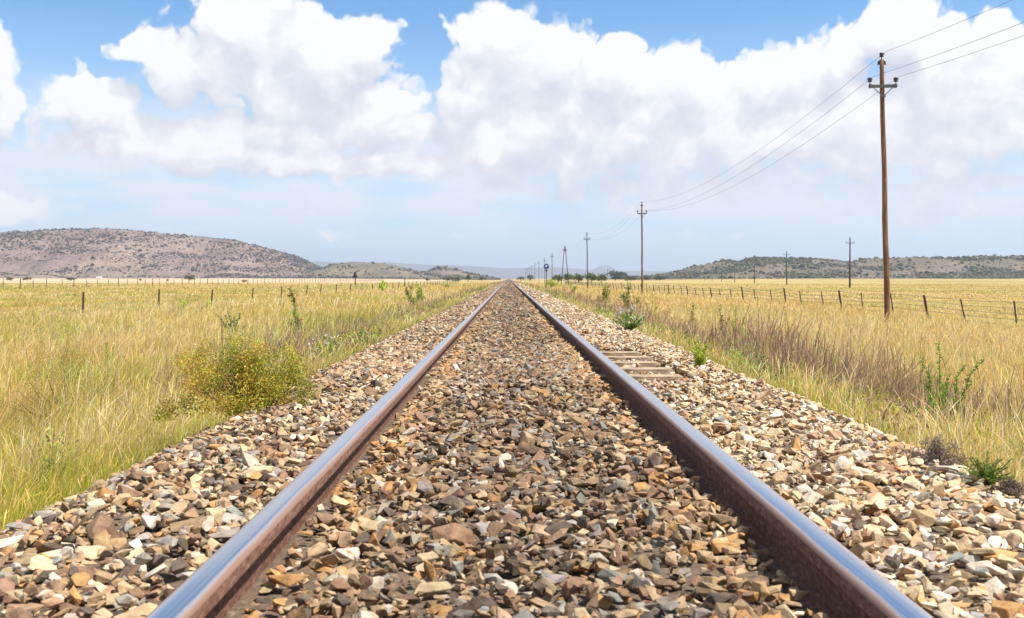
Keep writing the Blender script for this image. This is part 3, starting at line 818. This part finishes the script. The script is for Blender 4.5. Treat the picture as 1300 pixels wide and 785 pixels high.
# conductors: three wires over all spans
offs = [(-.47, -.10, 9.06, 'left'), (0.0, 0, 9.97, 'top'), (.47, -.10, 9.06, 'right')]
wl = {'left': 'overhead wire on the left ends of the pole crossarms', 'top': 'overhead wire running along the tops of the power poles', 'right': 'overhead wire on the right ends of the pole crossarms'}
for ox, oy, oz, nm in offs:
    bm = bmesh.new(); pts = []
    for i in range(len(ZT) - 1):
        a = Vector(ZT[i]) + Vector((ox, oy, oz)); b = Vector(ZT[i + 1]) + Vector((ox, oy, oz))
        n = 24 if i < 3 else 10
        for k in range(n + (i == len(ZT) - 2)):
            t = k / n; p = a.lerp(b, t); p.z -= 4 * 1.45 * t * (1 - t); pts.append(p)
    rad = [.0062 if p.y < 110 else .0062 + (p.y - 110) * 1.2e-5 for p in pts]
    tube(bm, pts, rad, 5)
    o = bm_obj('overhead_wire', bm, MAT['wire']); props(o, wl[nm], 'wire', 'overhead wires of the trackside line')

# second, distant line on the right
ld = ['nearest thin pole of the far right line, standing left of the big wooden pole', 'second thin pole of the far right line', 'third thin pole of the far right line, before the right hills',
      'fourth thin pole of the far right line', 'fifth thin pole of the far right line', 'sixth thin pole of the far right line', 'seventh and faintest thin pole of the far right line']
fp = None
for i in range(7):
    y = 204 + 97 * i; x = CX + 68 + 13.8 * i
    if fp is None:
        root = empty('distant_pole', (0, 0, 0))
        bm = bmesh.new(); tube(bm, [(0, 0, -.3), (0, 0, 5), (0, 0, 9.9)], [.19, .165, .13], 10); bm_obj('shaft', bm, MAT['greywood'], root, True)
        bm = bmesh.new(); box(bm, (0, -.12, 8.9), (1.7, .09, .12), bev=.005); bm_obj('crossarm', bm, MAT['arm'], root)
        for s_ in (-.78, 0, .78):
            bm = bmesh.new(); insulator(bm, (s_, -.12 if s_ else 0, 9.03 if s_ else 9.98), 1.6); bm_obj('insulator', bm, MAT['insul'], root, True)
        fp = root; o = root
    else: o = copy_tree(fp)
    o.location = (x, y, float(terrain(x, y))); o.rotation_euler = (0, R((.3, -.3, .2, 0, .4, 0, 0)[i]), R(-6))
    props(o, ld[i], 'power pole', 'thin poles of the far right line')

# ------------------------------------------------------------------ fences
def fence(label, x0, y0, y1, step, hpost, thick_every, lean, nwire, rt=.038, rn=.022, xd=0.0, seed=1, wr=.0022, skip=()):
    r = random.Random(seed)
    root = empty('wire_fence', (x0, y0, float(terrain(x0, y0)))); props(root, label, 'fence', 'wire fences of the plain')
    L = Vector(root.location)
    ys = []; y = y0
    while y < y1 and len(ys) < 98: ys.append(y); y += step * r.uniform(.82, 1.16)
    tops = []
    protos = {}
    for k, y in enumerate(ys):
        x = x0 + xd * (y - y0) + r.uniform(-.04, .04); z = float(terrain(x, y))
        thick = (k % thick_every == 0)
        h = hpost * (1.0 if thick else .92) * r.uniform(.95, 1.03); rad = (rt if thick else rn) * (1 + y / 900)
        ln = lean + r.uniform(-.05, .05)
        if thick not in protos:
            bm = bmesh.new()
            if thick: tube(bm, [(0, 0, -.15), (0, 0, .5), (0, 0, 1.0)], [1, .96, .9], 9)
            else: box(bm, (0, 0, .43), (1.8, .5, 1.14)); box(bm, (0, .4, .43), (.5, .9, 1.14))
            o = bm_obj('post', bm, MAT['fencepost'], root); protos[thick] = o
        else:
            o = protos[thick].copy(); COL.objects.link(o); o.parent = root
        o.location = Vector((x, y, z)) - L; o.scale = (rad, rad, h); o.rotation_euler = (r.uniform(-.05, .05), ln, r.uniform(0, .5))
        tops.append((x, y, z, h, ln))
    for w in range(nwire):
        fz = (w + 1) / (nwire + .25)
        bm = bmesh.new(); pts = []
        for (x, y, z, h, ln) in tops:
            pts.append(Vector((x + math.sin(ln) * h * fz, y, z + h * fz * math.cos(ln))) - L)
        tube(bm, pts, [wr * (1 + p.y / 60) for p in pts], 4); bm_obj('wire', bm, MAT['wire'], root)
    return root
fence('right wire fence of leaning dark posts and thin droppers behind the tall meadow', 18.1, 33.0, 330, 3.95, 1.17, 3, -.17, 5, seed=3, rt=.052, rn=.032, wr=.007)
fence('left wire fence of widely spaced dark posts in the near meadow', -19.4, 37.0, 400, 9.3, 1.24, 1, .06, 4, seed=5, rt=.048)
fence('far left fence of tall closely spaced posts across the pale plain', -93.0, 170.0, 800, 6.3, 1.95, 4, .0, 4, seed=8, rt=.075, rn=.05, wr=.004)

# ------------------------------------------------------------------ signs
p = ground_hit(451, 362)
Zs = 280.0; xs_ = CX + (451 - VX) / F * Zs; zg = float(terrain(xs_, Zs))
root = empty('sign_board', (xs_, Zs, zg)); props(root, 'small black board on a dark post standing alone in the left meadow', 'sign')
bm = bmesh.new(); tube(bm, [(0, 0, -.2), (0, 0, 3.0)], [.15, .13], 10); bm_obj('post', bm, MAT['blackpaint'], root)
bm = bmesh.new()
outl = [(-.75, 2.1), (.62, 2.1), (.62, 2.5), (.36, 2.75), (.30, 3.35), (.12, 3.72), (-.12, 3.72), (-.32, 3.35), (-.42, 2.75), (-.75, 2.45)]
f_ = bm.faces.new([bm.verts.new((x, -.16, z)) for x, z in outl]); ex = bmesh.ops.extrude_face_region(bm, geom=[f_]); bmesh.ops.translate(bm, verts=[v for v in ex['geom'] if isinstance(v, bmesh.types.BMVert)], vec=(0, -.06, 0))
bm_obj('board', bm, MAT['blackpaint'], root)

Zs = 200.0; xs_ = CX + (693.6 - VX) / F * Zs; zg = float(terrain(xs_, Zs))
root = empty('track_signal', (xs_, Zs, zg)); props(root, 'round blue board with a white centre on a post above the yellow bush', 'signal')
bm = bmesh.new(); tube(bm, [(0, 0, -.2), (0, 0, 4.2)], [.11, .08], 10); bm_obj('post', bm, MAT['greywood'], root)
def disc(name, r_, y_, th, mat, zc):
    bm = bmesh.new(); tube(bm, [(0, y_, zc), (0, y_ - th, zc)], r_, 28); return bm_obj(name, bm, mat, root)
disc('board', .50, -.12, .05, MAT['bluepaint'], 4.15); disc('rim', .54, -.10, .02, MAT['blackpaint'], 4.15); disc('centre_disc', .20, -.17, .012, MAT['whitepaint'], 4.25)
bm = bmesh.new(); box(bm, (0, -.1, 3.35), (.42, .12, .3), bev=.01); bm_obj('lower_plate', bm, MAT['blackpaint'], root)

# a lone marker post left of the track
pz = 240.0; xx = CX + (514 - VX) / F * pz
bm = bmesh.new(); tube(bm, [(0, 0, -.1), (0, 0, 1.9)], [.09, .075], 10)
o = bm_obj('marker_post', bm, MAT['fencepost']); o.location = (xx, pz, float(terrain(xx, pz))); props(o, 'short plain post between the black board and the track', 'post')

# ------------------------------------------------------------------ hills
def hill(name, pts, Z0, depth, mat, seed, foot=0.25, ny=70, nxs=260, rough=1.0, skirt=40, basez=0.0):
    """pts: silhouette in photo pixels; crest at distance Z0+depth*0.55"""
    pts = np.array(pts, float)
    Zc = Z0 + depth * .55
    xs = CX + (pts[:, 0] - VX) / F * Zc; hs = CZ + (VY - pts[:, 1]) / F * Zc - basez
    X1 = np.linspace(xs[0] - skirt, xs[-1] + skirt, nxs); T = np.linspace(0, 1, ny)
    H = np.interp(X1, np.concatenate([[xs[0] - skirt], xs, [xs[-1] + skirt]]), np.concatenate([[0], hs, [0]]))
    X, TT = np.meshgrid(X1, T)
    Y = Z0 + TT * depth + (fbm(X * .004, X * 0, seed, 3) - .5) * depth * .25
    prof = np.where(TT < .55, sstep(foot, .55, TT) * .88 + .12 * (TT / .55), sstep(1.0, .55, TT))
    scl = H[None, :]
    Zh = scl * prof + rough * (fbm(X * .017, Y * .008, seed + 3, 5) - .5) * .36 * scl * np.sin(np.clip(TT / .55, 0, 1) * math.pi)
    Zh = Zh + rough * (fbm(X * .09, Y * .09, seed + 9, 3) - .5) * .06 * scl * (prof > .05)
    V = np.stack([X, Y, Zh + basez - .5 * (TT < .01) - 3 * (TT > .99)], -1)
    i = np.arange(nxs * ny).reshape(ny, nxs)
    f = np.stack([i[:-1, :-1], i[:-1, 1:], i[1:, 1:], i[1:, :-1]], -1).reshape(-1, 4)
    o = np_mesh(name, V.reshape(-1, 3), f, 4, mat, smooth=True); props(o, kind='structure')
    return V

def hill_mat(name, a, b, c, s=.02):
    m, nt, out = new_mat(name); g = NT(nt)
    geo = g.n('ShaderNodeNewGeometry'); P = geo.outputs['Position']
    n1 = g.noise(P, s, 6, .65); n2 = g.noise(P, s * 14, 5, .7)
    col = g.ramp(n1, [(.35, a), (.5, b), (.65, c)])
    col = g.mix(1.0, col, g.ramp(n2, [(.35, (.62, .6, .6)), (.65, (1.15, 1.15, 1.15))]), 'MULTIPLY')
    bb = pbsdf(g, col, .95, 0, .1, bump(g, n2, .8, 1.5)); g.l(bb.outputs[0], out.inputs[0]); return m
HM1 = hill_mat('red_hill', (.16, .12, .10), (.235, .17, .138), (.30, .225, .17), .012)
HM2 = hill_mat('olive_hill', (.12, .105, .075), (.165, .14, .095), (.235, .185, .12))
HM3 = hill_mat('far_hill', (.10, .11, .10), (.14, .14, .12), (.18, .17, .14))
hl = hill('hill', [(-260, 330), (-160, 306), (-60, 303), (0, 299), (25, 295), (70, 293.5), (145, 291.5), (200, 296), (232, 300), (260, 302), (290, 305), (320, 311), (345, 318), (372, 325), (392, 334), (412, 345)], 1500, 900, HM1, 3, foot=.22, ny=90, nxs=360, basez=2)
h2 = hill('hill', [(392, 347), (405, 341), (425, 335), (450, 332.5), (480, 334), (500, 337), (520, 343), (545, 348)], 1500, 500, HM2, 13, foot=.15, basez=2)
h3 = hill('hill', [(536, 348), (550, 342), (564, 338), (578, 341), (590, 345), (608, 349)], 1700, 380, HM2, 17, foot=.15, basez=2)
hr = hill('hill', [(812, 352), (840, 347), (862, 343), (875, 339), (905, 334), (920, 331), (930, 336), (945, 329), (960, 327.5), (1000, 329), (1050, 330), (1075, 334), (1100, 329), (1150, 327), (1200, 328), (1240, 325.5), (1260, 330), (1275, 326), (1300, 327), (1380, 324), (1500, 330), (1620, 345)], 1150, 520, HM2, 23, foot=.12, ny=80, nxs=420, basez=2)
hf = hill('far_hills', [(250, 345), (380, 334), (400, 332), (440, 334), (490, 333), (530, 335.5), (600, 338), (640, 341), (700, 339), (740, 342), (760, 346), (800, 344), (850, 345), (950, 346), (1150, 348)], 8200, 1600, HM3, 31, foot=.1, rough=.5, skirt=900, basez=2)
hg = hill('far_peak', [(738, 349), (752, 342), (762, 337.5), (772, 337), (780, 341), (792, 347)], 10600, 1200, HM3, 37, foot=.05, rough=.4, skirt=100, basez=2)

def blob_stuff(name, P, S, pal, label, cat, squash=.75):
    base = []
    for k in range(5):
        bm = bmesh.new(); bmesh.ops.create_icosphere(bm, subdivisions=1, radius=1)
        for v in bm.verts: v.co *= random.uniform(.65, 1.2)
        bm.verts.index_update()
        base.append((np.array([v.co[:] for v in bm.verts]), np.array([[v.index for v in f.verts] for f in bm.faces]))); bm.free()
    VV, FF, CC = [], [], []; b = 0
    kind = rng.integers(0, 5, len(P)); a = rng.uniform(0, 6.28, len(P)); c = mixcol(pal, len(P), .3)
    for k in range(5):
        idx = np.nonzero(kind == k)[0]; bv, bf = base[k]
        ca, sa = np.cos(a[idx])[:, None], np.sin(a[idx])[:, None]
        vx = bv[None, :, 0] * ca - bv[None, :, 1] * sa; vy = bv[None, :, 0] * sa + bv[None, :, 1] * ca
        v = np.stack([vx, vy, np.repeat(bv[None, :, 2], len(idx), 0) * squash], -1) * S[idx][:, None, None] + P[idx][:, None, :]
        VV.append(v.reshape(-1, 3)); FF.append((bf[None] + (np.arange(len(idx)) * len(bv))[:, None, None] + b).reshape(-1, 3)); CC.append(np.repeat(c[idx], len(bv), 0)); b += len(idx) * len(bv)
    o = np_mesh(name, np.concatenate(VV), np.concatenate(FF), 3, MAT['crown'], np.concatenate(CC)); props(o, label, cat, kind='stuff')

def scatter_on(Vg, n, smin, smax, seed, tmin=.04, tmax=.62, clump=.0):
    ny, nx, _ = Vg.shape
    P = []; S = []
    u = rng.random(n * 3) * (nx - 2); t = (tmin + rng.random(n * 3) * (tmax - tmin)) * (ny - 2)
    iu = u.astype(int); it = t.astype(int); fu = (u - iu)[:, None]; ft = (t - it)[:, None]
    p = (Vg[it, iu] * (1 - fu) + Vg[it, iu + 1] * fu) * (1 - ft) + (Vg[it + 1, iu] * (1 - fu) + Vg[it + 1, iu + 1] * fu) * ft
    d = fbm(p[:, 0] * .015, p[:, 1] * .015 + p[:, 2] * .06, seed, 3)
    k = rng.random(len(p)) < sstep(.44, .62, d) * .85 + .08
    p = p[k][:n]
    s = np.exp(rng.normal(0, .45, len(p))) * smin; s = np.clip(s, smin * .5, smax)
    p[:, 2] += s * .3
    return p, s
P1, S1 = scatter_on(hl, 15000, 1.2, 4.2, 201, .08)
P5, S5 = scatter_on(hl, 2600, 1.5, 5.2, 231, .36, .56); P1 = np.concatenate([P1, P5]); S1 = np.concatenate([S1, S5])
P2, S2 = scatter_on(h2, 1100, 1.5, 5, 203); P3, S3 = scatter_on(h3, 500, 1.8, 5, 205)
blob_stuff('hillside_scrub', np.concatenate([P1, P2, P3]), np.concatenate([S1, S2, S3]), [(.07, .075, .06), (.10, .095, .07), (.085, .07, .065), (.13, .11, .08)], 'dark scrub dotted over the reddish hills on the left', 'scrub')
P4, S4 = scatter_on(hr, 15000, 1.15, 3.8, 207, .05, .6)
blob_stuff('hillside_scrub', P4, S4, [(.045, .055, .035), (.07, .08, .04), (.10, .10, .05), (.13, .12, .06)], 'grey green scrub covering the low hills on the right', 'scrub')

# ------------------------------------------------------------------ trees far off
def tree(name, label, cat, px, py, wpx, hpx, Z, pal, group=None, trunk=True, nleaf=900, proto=None):
    s = Z / F; W, H = wpx * s, hpx * s
    x = CX + (px - VX) / F * Z; z = float(terrain(x, Z))
    root = empty(name, (x, Z, z - .05)); props(root, label, cat, group)
    nc = 22
    th = rng.uniform(0, 6.28, nc); rr = np.sqrt(rng.random(nc)) * .38
    hz = .32 + .52 * rng.random(nc) * np.sqrt(np.clip(1 - (rr * 2.0) ** 2, .1, 1)) 
    cc = np.stack([np.cos(th) * rr * W, np.sin(th) * rr * W, hz * H], -1)
    bm = bmesh.new()
    tube(bm, [(0, 0, -.1), (.02 * W, 0, .22 * H), (0, .02 * W, .5 * H)], [.05 * H, .035 * H, .02 * H], 8)
    for k in range(6):
        c = cc[k]; tube(bm, [(0, 0, .2 * H), (c[0] * .5, c[1] * .5, .3 * H + .2 * c[2]), tuple(c)], [.022 * H, .014 * H, .006 * H], 5)
    bm_obj('trunk', bm, MAT['bark'], root)
    k = rng.integers(0, nc, nleaf); tint = rng.uniform(.7, 1.35, nc)
    P = cc[k] + rng.normal(0, 1, (nleaf, 3)) * np.array([.09 * W, .09 * W, .09 * H]); P[:, 2] = np.clip(P[:, 2], .06 * H, None)
    L = .055 * (W + H) * rng.uniform(.5, 1.3, nleaf)
    c = mixcol(pal, nleaf, .2) * tint[k][:, None]
    put_meshes('crown', [leaf_quads(P, rng.normal(0, 1, (nleaf, 3)), L, L * .8, c)], MAT['crown'], root)
    return root
TG = [(.07, .10, .025), (.10, .14, .035), (.14, .16, .05)]
TB = [(.07, .09, .06), (.10, .12, .08)]
tg = 'trees behind the A-frame pole'
for (px, w, h, lab, Z, pal) in [(708, 15, 10, 'small round tree at the left end of the tree row behind the A-frame pole', 520, TG), (721, 17, 12, 'bushy green tree directly right of the two-legged pole', 530, TG),
                      (734, 17, 12, 'bushy green tree immediately left of the third power pole', 520, TG), (751, 18, 13, 'tallest dark green tree immediately right of the third power pole', 515, TG),
                      (763, 16, 12, 'dark green tree at the right end of the row behind the A-frame pole', 530, TG),
                      (781, 24, 13, 'hazy grey green tree between the tree row and the second power pole', 900, TB), (801, 16, 8, 'low brownish green tree immediately left of the second power pole', 700, [(.12, .11, .05), (.10, .11, .04)]),
                      (793, 10, 11, 'distant slender blue green tree behind the low brownish tree', 1000, TB),
                      (820, 14, 8, 'dark bluish tree immediately right of the second power pole', 800, TB), (837, 16, 6, 'dark low tree where the right hills begin', 850, TB)]:
    tree('tree', lab, 'tree', px, 0, w, h, Z, pal, tg if px < 770 else 'distant trees left of the right hills')
for (px, w, h, lab, Z) in [(241, 14.5, 9, 'lone dark round tree at the foot of the left hill', 640), (35, 12, 6, 'dark shrubby tree second from the left edge on the pale plain', 650), (12, 11, 6, 'dark shrubby tree at the left edge of the pale plain', 640),
                           (90, 13, 5, 'low wide tree on the pale plain between the left edge and the lone round tree', 660), (178, 4, 3.5, 'tiny bush left of the lone dark round tree', 660), (213, 4, 3.5, 'tiny bush immediately left of the lone dark round tree', 650),
                           (310, 8, 4, 'small bush halfway between the lone round tree and the black board', 500), (594, 6, 11, 'small dark tree at the right end of the left low hills', 760), (575, 22, 6, 'low olive tree before the last small hill', 640), (543, 8, 5, 'small dark bush where the two low hills meet', 700),
                           (673, 10, 9, 'hazy tree behind the far trackside poles', 900), (661, 10, 6, 'small hazy tree right beside the vanishing rails', 950), (612, 12, 6, 'small dark tree just left of the vanishing rails', 800)]:
    tree('tree', lab, 'tree', px, 0, w, h, Z, [(.055, .07, .03), (.09, .10, .04), (.12, .12, .05)], 'scattered trees on the plain', nleaf=500)

# tiny farmhouse roof on the pale plain
Zs = 1150.0; xx = CX + (126 - VX) / F * Zs; root = empty('farm_shed', (xx, Zs, float(terrain(xx, Zs)))); props(root, 'tiny white shed at the foot of the left hill', 'shed')
bm = bmesh.new(); box(bm, (0, 0, .8), (5, 3.4, 1.6)); bm_obj('wall', bm, MAT['whitepaint'], root)
bm = bmesh.new(); v = [bm.verts.new(c) for c in [(-2.7, -1.9, 1.61), (2.7, -1.9, 1.61), (2.7, 1.9, 1.61), (-2.7, 1.9, 1.61), (-2.7, 0, 2.4), (2.7, 0, 2.4)]]
for q in [(0, 1, 5, 4), (2, 3, 4, 5), (0, 4, 3), (1, 2, 5), (3, 2, 1, 0)]: bm.faces.new([v[k] for k in q])
bm_obj('roof', bm, MAT['whitepaint'], root)

# ------------------------------------------------------------------ haze
bm = bmesh.new(); box(bm, (0, 6700, 119), (19000, 15400, 262))
m, nt, out = new_mat('air_haze'); g = NT(nt)
pv = g.n('ShaderNodeVolumePrincipled'); pv.inputs['Color'].default_value = (.80, .87, 1, 1); pv.inputs['Density'].default_value = 1.25e-4; pv.inputs['Anisotropy'].default_value = .2
g.l(pv.outputs[0], out.inputs['Volume'])
hz = bm_obj('haze', bm, m); props(hz, 'thin blue air haze over the whole plain', 'haze', kind='stuff')

# ------------------------------------------------------------------ sun + sky
EL, AZ = R(61), R(108)          # azimuth clockwise from +Y (view direction): to the right, a little behind
sd = Vector((math.sin(AZ) * math.cos(EL), math.cos(AZ) * math.cos(EL), math.sin(EL)))
su = bpy.data.lights.new('sun', 'SUN'); su.energy = 4.2; su.angle = R(.53); su.color = (1, .95, .865)
so = bpy.data.objects.new('sun', su); COL.objects.link(so); so.rotation_euler = (-sd).to_track_quat('-Z', 'Y').to_euler(); so.location = (20, -10, 40)

# cloud shapes: centre and radii in photo pixels, strength
BL = [ (450, 160, 90, 34, .9), (590, 140, 50, 50, .85), (640, 180, 120, 50, .85), (1060, 170, 220, 70, .9), (1230, 130, 120, 50, .9), (900, 150, 200, 60, .95), (740, 190, 200, 46, .85), (330, 42, 95, 62, 1), (300, 20, 60, 34, 1), (245, 78, 88, 52, 1), (188, 62, 45, 30, .8), (420, 75, 82, 52, 1), (468, 36, 44, 20, .9), (375, 112, 130, 52, .95), (470, 135, 80, 40, .9), (520, 165, 48, 30, .8), (330, 172, 230, 26, .85),
      (108, 128, 56, 38, .78), (50, 145, 48, 34, .7), (-8, 100, 26, 72, .9), (-60, 120, 60, 70, .8), (170, 186, 110, 17, .85), (300, 204, 200, 20, .8), (450, 214, 200, 20, .8), (145, 102, 16, 10, .6), (128, 72, 12, 8, .4),
      (645, 48, 74, 48, 1), (602, 92, 58, 34, 1), (705, 84, 90, 52, 1), (770, 92, 80, 45, .95), (700, 150, 140, 66, .9), (850, 98, 84, 44, .95), (860, 165, 190, 68, .9), (955, 100, 80, 48, .95), (1030, 96, 70, 44, .95), (1078, 62, 46, 44, 1),
      (1150, 42, 78, 44, 1), (1195, 60, 80, 44, 1), (1265, 62, 62, 40, 1), (1230, 95, 110, 30, .9), (1110, 118, 90, 40, .9), (1000, 175, 200, 60, .9), (1180, 165, 110, 40, .8), (1255, 178, 90, 28, .8), (1130, 215, 260, 46, .7), (760, 228, 240, 40, .75), (560, 200, 90, 30, .55),
      (1340, 210, 120, 60, .7), (30, 264, 50, 17, .95), (12, 268, 40, 16, .9), (590, 194, 26, 12, .6), (640, 214, 180, 30, .65), (430, 295, 48, 9, .62), (210, 293, 60, 9, .55), (598, 297, 34, 8, .55), (311, 265, 15, 6, .6), (376, 266, 28, 5, .6), (875, 298, 34, 8, .62), (945, 296, 28, 8, .62),
      (800, 258, 300, 24, .5), (1150, 262, 240, 32, .6), (1000, 232, 320, 34, .7), (486, 60, 20, 9, .4), (890, 45, 18, 12, .35) ]

w = bpy.data.worlds.new('World'); sc.world = w; w.use_nodes = True
nt = w.node_tree
for n in list(nt.nodes): nt.nodes.remove(n)
# cloud density as a node group over (azimuth, elevation); the wide sky uses a cheap field, the low forward sky the detailed one
def sky_group(name, detailed):
    grp = bpy.data.node_groups.new(name, 'ShaderNodeTree')
    grp.interface.new_socket('P', in_out='INPUT', socket_type='NodeSocketVector')
    grp.interface.new_socket('D', in_out='OUTPUT', socket_type='NodeSocketFloat')
    g = NT(grp); gi = g.n('NodeGroupInput'); go = g.n('NodeGroupOutput')
    P0 = gi.outputs[0]
    w1 = g.vmath('SUBTRACT', g.noise(P0, 11, 2, .5, True, '2D'), (.5, .5, .5))
    Pw = g.vmath('ADD', P0, g.vmath('MULTIPLY', w1, (.045, .03, 0)))
    sep = g.n('ShaderNodeSeparateXYZ'); g.l(P0, sep.inputs[0])
    gen = g.math('MULTIPLY', g.math('SUBTRACT', g.noise(g.vmath('MULTIPLY', Pw, (1, 1.8, 1)), 3.2, 3, .5, dim='2D'), .50), 3.2)
    if not detailed:
        g.l(gen, go.inputs[0]); return grp
    w2 = g.vmath('SUBTRACT', g.noise(P0, 38, 2, .6, True, '2D'), (.5, .5, .5))
    Pw2 = g.vmath('ADD', Pw, g.vmath('MULTIPLY', w2, (.022, .018, 0)))
    acc = None
    for (bx, by, rx, ry, st) in BL:
        u = math.atan((bx - VX) / F); v_ = math.atan((VY - by) / F * math.cos(u))
        sx_, sy_ = F / (rx * 1.13), F / (ry * 1.13)
        q = g.vmath('MULTIPLY_ADD', Pw2, (sx_, sy_, 0), (-u * sx_, -v_ * sy_, 0))
        d = g.math('MULTIPLY_ADD', g.vmath('LENGTH', q), -1.9, 2.0 if st > .75 else 1.7 * (.35 + .65 * st))
        if st <= .75: d = g.math('MINIMUM', d, st * .80)
        acc = d if acc is None else g.math('SMOOTH_MAX', acc, d, .15)
    au = g.math('ABSOLUTE', sep.outputs[0])
    outside = g.math('MAXIMUM', g.smooth(au, .50, .60), g.smooth(sep.outputs[1], .36, .50))
    acc = g.math('MINIMUM', acc, 1.35)
    vb = g.n('ShaderNodeTexVoronoi', feature='F1', voronoi_dimensions='2D'); vb.inputs['Scale'].default_value = 27; vb.inputs['Detail'].default_value = 2.5; vb.inputs['Roughness'].default_value = .55
    g.l(Pw2, vb.inputs['Vector'])
    fb = g.noise(Pw2, 20, 6, .56, dim='2D')
    billow = g.math('MULTIPLY', g.math('SUBTRACT', .52, vb.outputs['Distance']), .85)
    fin = g.math('ADD', acc, g.math('ADD', billow, g.math('MULTIPLY', g.math('SUBTRACT', fb, .5), 1.25)))
    mx = g.n('ShaderNodeMix', data_type='FLOAT'); g.l(outside, mx.inputs[0]); g.l(fin, mx.inputs[2]); g.l(gen, mx.inputs[3])
    g.l(mx.outputs[0], go.inputs[0]); return grp
GD_ = sky_group('cloud_field', True); GC_ = sky_group('cloud_field_wide', False)

g = NT(nt)
tc = g.n('ShaderNodeTexCoord'); sp_ = g.n('ShaderNodeSeparateXYZ'); g.l(g.vmath('NORMALIZE', tc.outputs['Generated']), sp_.inputs[0])
az = g.math('ARCTAN2', sp_.outputs[0], sp_.outputs[1]); el = g.math('ARCSINE', sp_.outputs[2])
cb = g.n('ShaderNodeCombineXYZ'); g.l(az, cb.inputs[0]); g.l(el, cb.inputs[1])
sky = g.n('ShaderNodeTexSky', sky_type='NISHITA'); sky.sun_disc = False; sky.sun_elevation = EL; sky.sun_rotation = AZ
sky.altitude = 1300; sky.air_density = 1.0; sky.dust_density = .35; sky.ozone_density = 1.6
skyb = g.mix(1.0, sky.outputs[0], (.74, 1.16, 1.36), 'MULTIPLY')
hazef = g.ramp(el, [(0.0, 1.0), (.07, .80), (.15, .38), (.25, 0.03)])
skyc = g.mix(hazef, skyb, (5.2, 6.25, 7.4))
def clouds(grp, offset):
    def field(off):
        gn = g.n('ShaderNodeGroup'); gn.node_tree = grp
        g.l(g.vmath('ADD', cb.outputs[0], off), gn.inputs[0]); return gn.outputs[0]
    D0 = field((0, 0, 0)); D1 = field(offset)
    lowf = g.smooth(el, .15, .09)
    alpha = g.math('ADD', g.math('MULTIPLY', g.smooth(D0, -.06, .40), g.math('SUBTRACT', 1.0, lowf)), g.math('MULTIPLY', g.smooth(D0, -.20, .80), lowf))
    lit = g.math('ADD', .54, g.math('MULTIPLY', g.math('SUBTRACT', D0, D1), .38), clamp=True)
    soft = g.noise(g.vmath('MULTIPLY', cb.outputs[0], (1, 1.7, 1)), 9, 3, .5, dim='2D')
    lit = g.math('ADD', lit, g.math('MULTIPLY', g.math('SUBTRACT', soft, .5), .26))
    ccol = g.ramp(lit, [(0.10, (.72, .75, .85)), (.38, (.83, .85, .915)), (.58, (.94, .945, .975)), (.82, (1.10, 1.09, 1.08))])
    ccol = g.vmath('SCALE', ccol, 7.15)
    vn_ = g.noise(g.vmath('MULTIPLY', cb.outputs[0], (1, 3.6, 1)), 7, 5, .6, dim='2D')
    veil = g.math('MULTIPLY', g.smooth(vn_, .28, .58), g.math('MULTIPLY', g.smooth(el, .015, .08), g.smooth(el, .20, .12)))
    base = g.mix(g.math('MULTIPLY', veil, .80), skyc, (6.75, 6.9, 7.3))
    c = g.mix(g.math('MULTIPLY', alpha, .97), base, ccol)
    b = g.n('ShaderNodeBackground'); b.inputs['Strength'].default_value = .071; g.l(c, b.inputs[0]); return b.outputs[0]
B1 = clouds(GC_, (.0, .05, 0)); B2 = clouds(GD_, (.010, .036, 0))
win = g.math('MULTIPLY', g.math('LESS_THAN', g.math('ABSOLUTE', az), .62), g.math('LESS_THAN', el, .52))
win = g.math('MULTIPLY', win, g.math('GREATER_THAN', el, -.02))
mxs = g.n('ShaderNodeMixShader'); g.l(win, mxs.inputs[0]); g.l(B1, mxs.inputs[1]); g.l(B2, mxs.inputs[2])
wo = g.n('ShaderNodeOutputWorld'); g.l(mxs.outputs[0], wo.inputs[0])
try: w.cycles.sampling_method = 'MANUAL'; w.cycles.sample_map_resolution = 256
except Exception: pass

# ------------------------------------------------------------------ camera + render
cam = bpy.data.cameras.new('camera'); co = bpy.data.objects.new('camera', cam); COL.objects.link(co); sc.camera = co
cam.sensor_width = 36; cam.lens = 36.0 * F / 1300; cam.clip_start = .05; cam.clip_end = 40000
co.location = (CX, CY, CZ); co.rotation_euler = (R(90), 0, 0)
cam.shift_x = (650 - VX) / 1300; cam.shift_y = -(392.5 - VY) / 1300
cam.dof.use_dof = True; cam.dof.focus_distance = 6.0; cam.dof.aperture_fstop = 9.0
sc.view_settings.view_transform = 'Standard'; sc.view_settings.look = 'None'; sc.view_settings.exposure = .92; sc.view_settings.gamma = 1
sc.render.engine = 'CYCLES'
sc.cycles.use_denoising = True; sc.cycles.max_bounces = 6; sc.cycles.diffuse_bounces = 3; sc.cycles.glossy_bounces = 3; sc.cycles.transmission_bounces = 3; sc.cycles.volume_bounces = 0
sc.cycles.use_adaptive_sampling = True
